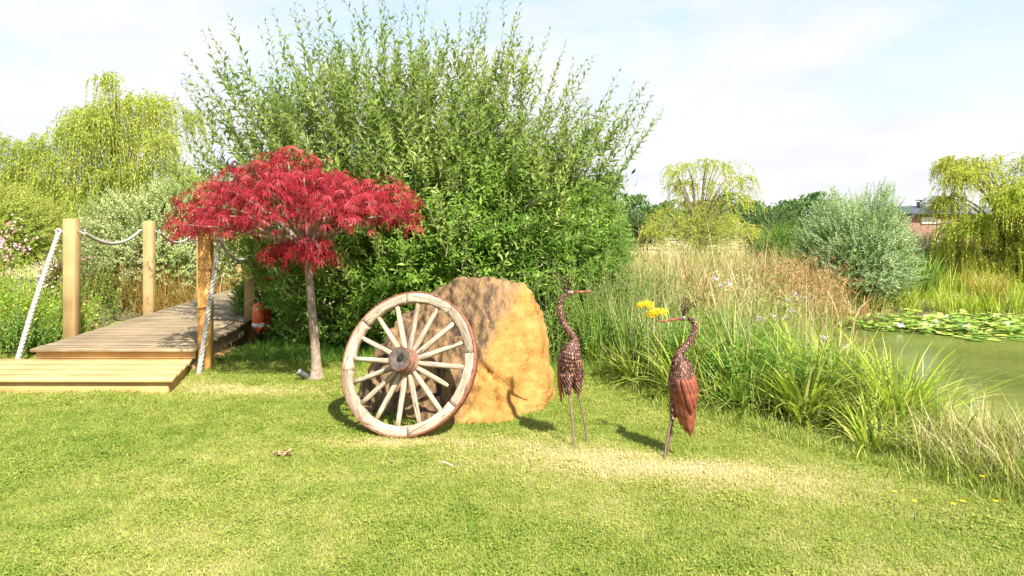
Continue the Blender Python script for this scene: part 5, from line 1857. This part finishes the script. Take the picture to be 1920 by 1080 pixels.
CL = [
    ('sedge_clump', 'arching green sedge right behind the crane with folded wings', 'sedge', 1.62, 6.55, 120, .75, .026, 2.0, 'sedge'),
    ('sedge_clump', 'dark green arching sedge at the lawn edge right of the cranes', 'sedge', 2.05, 6.05, 120, .70, .024, 1.9, 'iris'),
    ('sedge_clump', 'broad bright sedge clump overhanging the middle of the lawn edge', 'sedge', 2.45, 5.70, 130, .72, .026, 1.8, 'sedge'),
    ('sedge_clump', 'big yellow green sedge clump leaning out over the pond', 'sedge', 3.15, 5.55, 230, 1.0, .019, 1.7, 'sedge_y'),
    ('sedge_clump', 'tall yellowish sedge just behind the largest clump', 'sedge', 3.05, 6.35, 170, 1.05, .018, 1.4, 'sedge_y'),
    ('sedge_clump', 'small sedge hanging over the lawn below the big clump', 'sedge', 2.75, 5.25, 90, .5, .016, 1.9, 'sedge'),
    ('sedge_clump', 'straw tipped sedge between the big clump and the dry tufts', 'sedge', 3.55, 5.15, 120, .62, .013, 1.9, 'sedge_y'),
    ('sedge_clump', 'broad leaved sedge low at the lawn edge between the two cranes', 'sedge', 1.28, 7.05, 90, .55, .022, 2.0, 'sedge'),
    ('sedge_clump', 'loose sedge a step back from the lawn right of the folded winged crane', 'sedge', 2.2, 6.8, 130, .95, .022, 1.5, 'sedge'),
    ('sedge_clump', 'tall light sedge in the middle of the near bank', 'sedge', 2.75, 6.25, 160, .95, .018, 1.6, 'sedge_y'),
    ('sedge_clump', 'spreading yellow sedge against the water left of the tussocks', 'sedge', 3.55, 6.0, 190, .95, .016, 1.6, 'sedge_y'),
    ('sedge_clump', 'far yellow sedge at the water line behind the thistles', 'sedge', 3.7, 7.3, 150, .95, .020, 1.4, 'sedge_y'),
    ('sedge_clump', 'green sedge among dry stems behind the yellow flower heads', 'sedge', 1.9, 8.6, 120, .95, .020, 1.4, 'sedge'),
    ('sedge_clump', 'small bright sedge drooping onto the grass near the lower right', 'sedge', 2.62, 4.98, 70, .42, .018, 2.1, 'sedge_y'),
    ('sedge_clump', 'fresh green sedge in front of the straw tussocks lower right', 'sedge', 3.35, 4.75, 90, .45, .014, 1.9, 'sedge'),
    ('sedge_clump', 'green sedge at the right edge of the picture beside the water', 'sedge', 4.3, 5.3, 130, .60, .015, 1.7, 'sedge'),
    ('iris_clump', 'upright pale green iris blades behind the gap between the cranes', 'iris', 1.05, 8.05, 80, .95, .017, .5, 'iris'),
    ('iris_clump', 'upright green blades beside the yellow flower heads', 'iris', 1.35, 7.5, 55, .85, .016, .5, 'iris'),
    ('iris_clump', 'dark spiky rushes at the far right bank of the pond', 'rushes', 14.0, 17.6, 260, 1.55, .045, .6, 'iris'),
    ('iris_clump', 'spiky green rushes on the far bank below the silver shrub', 'rushes', 10.4, 17.4, 220, 1.05, .035, .7, 'iris'),
    ('iris_clump', 'second spiky rush clump on the far bank near the lily pads', 'rushes', 9.0, 17.3, 160, .95, .032, .7, 'iris'),
    ('bronze_clump', 'drooping bronze grass clump on the far bank behind the lily pads', 'grass clump', 11.9, 17.1, 260, .8, .02, 2.0, 'orange_grass'),
    ('dry_clump', 'fine straw coloured grass tussock at the water edge lower right', 'grass tussock', 3.75, 5.05, 420, .5, .005, 1.9, 'straw'),
    ('dry_clump', 'pale wispy tussock nearest the right edge of the picture', 'grass tussock', 4.1, 4.75, 420, .46, .005, 1.9, 'straw'),
    ('reed_clump', 'rusty dead reeds with curled tips left of the silver shrub', 'dead reeds', 6.9, 14.6, 90, 1.45, .026, 2.6, 'rustreed'),
    ('reed_clump', 'rusty dead reeds standing in front of the silver shrub', 'dead reeds', 7.7, 15.3, 90, 1.35, .026, 2.7, 'rustreed'),
    ('reed_clump', 'brown dead reeds in the middle of the straw bed', 'dead reeds', 5.4, 13.4, 80, 1.4, .02, 2.4, 'rustreed'),
    ('reed_clump', 'brown dead reeds above the right crane crest', 'dead reeds', 3.1, 11.6, 80, 1.25, .018, 1.2, 'rustreed'),
    ('reed_clump', 'thin rusty stems rising at the water edge near the thistles', 'dead reeds', 4.15, 8.2, 40, 1.15, .012, .9, 'rustreed'),
]
for c in CL:
    clump(*c[:3], *c[3:10], rad=.10 if c[0] in ('sedge_clump',) else (.35 if c[4] > 9 else .16), tilt=.45 if c[0] == 'sedge_clump' else .22)


def herb(name, label, cat, poly_or_c, n, h, nl, L, Wd, mat, flower=None, fcol=None, fsize=.012, nf=8, spread=.25, kind=None, lean=.22, top=.06, ang=.9):
    """upright leafy stems, some topped with flowers"""
    if np.ndim(poly_or_c) == 2:
        q = scatter(n, poly_or_c)
    else:
        q = np.array(poly_or_c) + rng.normal(0, spread, (n, 2))
    z = ground_z(q[:, 0], q[:, 1])
    d = nrm(np.stack([rng.normal(0, lean, n), rng.normal(0, lean, n), np.ones(n)], -1))
    ln = h * rng.uniform(.55, 1.15, n)
    tips = np.stack([q[:, 0], q[:, 1], z], -1) + d * ln[:, None]
    S = shoots(tips, d, ln, 5, .12)
    c = q.mean(0)
    base = np.array([c[0], c[1], gz(c[0], c[1])])
    V, Fc, var = leaves_on(S, nl, L, Wd, ang, .08, .5, .1, False)
    if kind == 'stuff' and flower is None:
        b = MB().add(V, Fc, var)
        V, Fc = tubes3(S[:, ::4], .004, .002)
        b.add(V, Fc)
        return tag(b.build(name, M[mat], None, base), label, cat, kind='stuff')
    o = empty(name, base, label, cat)
    lf = MB().add(V, Fc, var).build('foliage', M[mat], o, base)
    V, Fc = tubes3(S[:, ::2], .004, .002)
    MB().add(V, Fc).build('stems', M['twig'], o, base)
    if flower:
        sel = tips[rng.choice(n, min(n, fcol), replace=False)]
        m = len(sel) * nf
        P = np.repeat(sel, nf, 0) + rng.normal(0, top, (m, 3)) * [1, 1, .7]
        D = rng.normal(0, 1, (m, 3)) + [0, 0, .6]
        V, Fc, var = leaves(P, D, rng.normal(0, 1, (m, 3)) + [0, -.5, 1], fsize * 1.6, fsize * 1.3, None, False)
        MB().add(V, Fc, var).build('flowers', M[flower], o, base)['kind'] = 'stuff'
    if kind:
        o['kind'] = kind
    return o


# left border by the bridge
herb('border_plants', 'dense green border plants with red tinged leaves left of the bridge', 'border plants', [(-12, 9.2), (-9.8, 8.9), (-6.4, 8.95), (-6.0, 9.6), (-6.4, 10.4), (-12, 11)], 2000, 1.15, 22, .085, .038, 'border', kind='stuff', lean=.2)
herb('border_plants', 'taller bushes with reddish tips at the far left behind the border', 'border plants', [(-14, 10.6), (-8.0, 10.3), (-7.6, 11.4), (-10.2, 12.6), (-14, 12.8)], 2000, 1.7, 24, .09, .04, 'border', kind='stuff', lean=.15)
herb('pink_flower_bush', 'pink flowering bush at the left edge level with the post tops', 'flower bush', (-9.2, 11.0), 260, 1.9, 26, .085, .034, 'border', 'pink', 120, .03, 14, .6, top=.10)
herb('pink_flower_bush', 'small pink blossoms just left of the first bridge post', 'flower bush', (-7.5, 10.4), 70, 1.4, 24, .07, .028, 'mid', 'pink', 12, .018, 12, .35, top=.08)
herb('pink_flower_bush', 'pale pink flowers behind the top of the first bridge post', 'flower bush', (-8.9, 14.9), 90, 2.0, 24, .09, .035, 'mid', 'pink', 14, .022, 12, .4, top=.10)
herb('green_shrub', 'bright green low shrub at the foot of the first bridge post', 'shrub', (-6.35, 8.85), 130, .62, 24, .07, .03, 'mid', None, 0, spread=.22)
# near bank
herb('bank_herbs', 'leafy green weeds on the near bank among the grasses', 'weeds', [(1.0, 8.6), (1.3, 7.3), (1.8, 6.4), (2.4, 5.8), (3.3, 5.5), (3.6, 7.0), (3.4, 8.6), (2.2, 9.6)], 2100, .60, 22, .078, .030, 'mid', kind='stuff')
herb('bed_herbs', 'darker leafy weeds growing up through the dry reed bed', 'weeds', RB, 1100, .55, 20, .09, .03, 'willow_low', kind='stuff')
herb('bank_herbs', 'low leafy weeds at the lower right corner beside the lawn', 'weeds', [(3.3, 4.2), (4.6, 3.8), (5.6, 4.6), (4.4, 5.6), (3.6, 5.3)], 620, .36, 20, .05, .018, 'mid', kind='stuff')
herb('leafy_shrub', 'bright green leafy shrub spilling out right of the boulder', 'shrub', (.95, 8.75), 330, 1.15, 26, .065, .024, 'willow_low', None, 0, spread=.42, lean=.3)
herb('leafy_shrub', 'leafy green growth between the willow and the dry reeds', 'shrub', (1.75, 9.7), 260, 1.15, 26, .07, .026, 'mid', None, 0, spread=.4, lean=.28)
for k, (x, y, h, lab) in enumerate(((2.35, 7.2, .95, 'thistle with mauve heads rising right of the cranes'), (3.1, 7.5, .98, 'tall mauve thistle above the middle of the near bank'),
                                    (3.0, 6.6, .82, 'mauve thistle in front of the tall yellowish sedge'), (4.15, 7.4, .80, 'single mauve thistle standing against the water'),
                                    (3.6, 8.6, 1.05, 'mauve thistle among the dry stems at the back of the bank'))):
    herb('thistle', lab, 'thistle', (x, y), 12, h, 14, .07, .018, 'mid', 'mauve', 4, .012, 22, .16, lean=.14, top=.018)

# tan and rust seed heads nodding over the reed bed
for (nm_, lab_, poly_, n_, h_, mt_) in (
        ('seed_heads', 'nodding rusty seed heads on curled stems in front of the silver shrub', [(4.6, 11.5), (6.4, 13.6), (8.2, 16.6), (7.4, 17.6), (5.4, 15), (4.2, 12.4)], 330, 1.25, 'rustreed'),
        ('seed_heads', 'pale tan seed heads scattered over the middle of the reed bed', [(1.9, 9.4), (3.3, 8.4), (4.6, 10.6), (5.6, 13.5), (4.5, 17), (2.2, 15)], 420, 1.05, 'straw')):
    q = scatter(n_, poly_)
    hd = rng.random(n_) * 6.283
    h = h_ * rng.uniform(.6, 1.15, n_)
    z0 = ground_z(q[:, 0], q[:, 1])
    t = np.linspace(0, 1, 9)[None]
    lean_ = rng.uniform(.05, .3, n_)[:, None]
    hook = np.clip((t - .72) / .28, 0, 1)
    X = (lean_ * t ** 2 + .10 * np.sin(hook * np.pi * .75)) * h[:, None]
    Z = (t - .22 * hook ** 2) * h[:, None]
    S = np.stack([q[:, :1] + np.cos(hd)[:, None] * X, q[:, 1:] + np.sin(hd)[:, None] * X, z0[:, None] + Z], -1)
    b = MB()
    V, Fc = tubes3(S, .0055, .003)
    b.add(V, Fc, .4)
    V, Fc, var = leaves_on(S[:, 5:], 20, .085, .014, .5, .25, .8, .9, False)
    b.add(V, Fc, var)
    V, Fc, var = leaves_on(S[:, :5], 4, .32, .014, .45, .2, 1.0, -.1, False)
    b.add(V, Fc, var)
    c = q.mean(0)
    tag(b.build(nm_, M[mt_], None, (c[0], c[1], 0)), lab_, 'seed heads', kind='stuff')

# yellow flower heads
yf = empty('yellow_yarrow', (1.32, 6.9, gz(1.32, 6.9)), 'yellow flat-topped flower heads on tall stems left of the right crane', 'yellow flowers')
for (px, py, rw) in ((1210, 572, .085), (1234, 585, .095), (1222, 592, .06)):
    c = W(px, py, 6.75)
    foot = np.array([c[0] + .03, c[1] + .05, gz(c[0], c[1])])
    V, Fc = tube(spline([foot, (foot + c) / 2 + [.02, 0, 0], c - [0, 0, .0]], 8), .006, 6)
    stn = build('flower_stem', V, Fc, M['twig'], yf, foot, smooth=True)
    n = 420
    a = rng.random(n) * 6.283
    r = rw * np.sqrt(rng.random(n))
    P = np.stack([c[0] + r * np.cos(a), c[1] + r * np.sin(a) * .8, c[2] + .02 - r * r * 3 + rng.normal(0, .012, n)], -1)
    V, Fc, var = leaves(P, rng.normal(0, 1, (n, 3)) * [1, 1, .5], np.array([0, -.3, 1]) + rng.normal(0, .3, (n, 3)), .015, .013, None, False)
    build('flower_head', V, Fc, M['yellow'], yf, c, var)
# small yellow flowers in the lower right grass
for k, (px, py) in enumerate(((1665, 795), (1730, 790), (1842, 893), (1677, 922), (1805, 940), (1715, 940), (1788, 945), (1868, 940))):
    Yk = CAM_H * F / (py - HOR) * .93
    c = W(px, py, Yk)
    zb = gz(c[0], c[1])
    c[2] = max(c[2], zb + .06)
    o = empty('yellow_flower', (c[0], c[1], zb), 'tiny yellow wildflower on a thin stem in the grass beside the pond', 'wildflower', 'yellow wildflowers at the lower right')
    V, Fc = tube([(c[0], c[1], zb), c], .0022, 5)
    build('flower_stem', V, Fc, M['twig'], o, c)
    a = np.arange(10) / 10 * 6.283
    V, Fc, var = leaves(np.repeat(c[None], 10, 0), np.stack([np.cos(a), np.sin(a), np.full(10, .35)], -1), np.tile([0, 0, 1.0], (10, 1)), .017, .010, None, False)
    build('flower_head', V, Fc, M['yellow'], o, c, var)

# ------------------------------------------------------------------ lily pads
def pads(name, label, poly, n, r0, mat, lift=.0):
    q = scatter(n, poly)
    b = MB()
    S = 9
    a = np.linspace(.25, 2 * np.pi - .25, S)
    for (x, y) in q:
        r = r0 * rng.uniform(.6, 1.25)
        th = rng.random() * 6.28
        tx, ty = rng.normal(0, lift, 2)
        z = -.452 + abs(rng.normal(0, lift)) * .3
        X = r * np.cos(a + th)
        Y_ = r * np.sin(a + th)
        V = np.concatenate([[[x, y, z]], np.stack([x + X, y + Y_, z + .004 + np.maximum(X * tx + Y_ * ty, 0)], -1)])
        Fc = np.array([[0, i + 1, i + 2] for i in range(S - 1)])
        b.add(V, Fc, rng.random())
    c = q.mean(0)
    return tag(b.build(name, M[mat], None, (c[0], c[1], -.45)), label, 'lily pads', kind='stuff')


pads('lily_pads', 'raft of green lily pads floating on the far side of the pond', [(6.9, 14.0), (8.2, 13.3), (11.5, 13.0), (15, 13.1), (18, 14.5), (14, 15.3), (11, 15.9), (8.2, 16.0), (6.8, 15.2)], 2300, .085, 'pad', .22)
pads('lily_pads', 'thin scatter of pads in front of the lily raft', [(8.5, 12.6), (12, 12.1), (16, 12.3), (16, 13.2), (8.4, 13.4)], 260, .10, 'pad', .05)
pads('lily_pads', 'pads on the creek beside the left of the bridge', [(-8.4, 11.2), (-6.2, 10.8), (-6.6, 14.5), (-8.2, 14.4)], 420, .09, 'pad', .25)
for k, (x, y) in enumerate(((7.6, 14.6), (8.2, 15.2), (8.9, 14.3), (9.6, 15.1), (10.3, 14.2), (7.9, 13.9), (11.4, 14.9), (12.2, 14.2), (9.2, 13.8), (10.9, 15.4), (13.0, 14.6), (8.5, 14.0))):
    n = 22
    a = rng.random(n) * 6.283
    el = rng.uniform(.15, 1.3, n)
    D = np.stack([np.cos(a) * np.cos(el), np.sin(a) * np.cos(el), np.sin(el)], -1)
    c = np.array([x, y, -.41])
    V, Fc, var = leaves(np.repeat(c[None], n, 0), D, np.array([0, 0, 1.0]) - D * .3, .13, .06, None, False)
    tag(build('water_lily', V, Fc, M['petal'], None, c, var), 'small white water lily flower open on the pad raft', 'water lily', 'white water lilies on the pond')

# ------------------------------------------------------------------ bits on the lawn
c = W(533, 857, 0) if False else None
Yd = CAM_H * F / (857 - HOR)
cx_, cy_ = (533 - 960) / F * Yd, Yd
n = 26
P = np.stack([cx_ + rng.normal(0, .035, n), cy_ + rng.normal(0, .025, n), .022 + rng.random(n) * .012], -1)
D = rng.normal(0, 1, (n, 3)) * [1, 1, .15]
V, Fc, var = leaves(P, D, np.array([0, 0, 1.0]) + rng.normal(0, .3, (n, 3)), .045, .022, None)
tag(build('dead_leaves', V, Fc, M['deadleaf'], None, (cx_, cy_, 0), var), 'small brown heap of dead leaves lying on the open lawn', 'dead leaves', kind='stuff')
Ys = CAM_H * F / (878 - HOR)
xs_ = (835 - 960) / F * Ys
V, Fc = tube(spline([(xs_ - .05, Ys + .03, .035), (xs_, Ys, .038), (xs_ + .05, Ys - .035, .03)], 6), .005, 6)
tag(build('stick', V, Fc, M['stick'], None, (xs_, Ys, 0), smooth=True), 'short pale stick lying on the lawn in front of the wheel', 'stick')
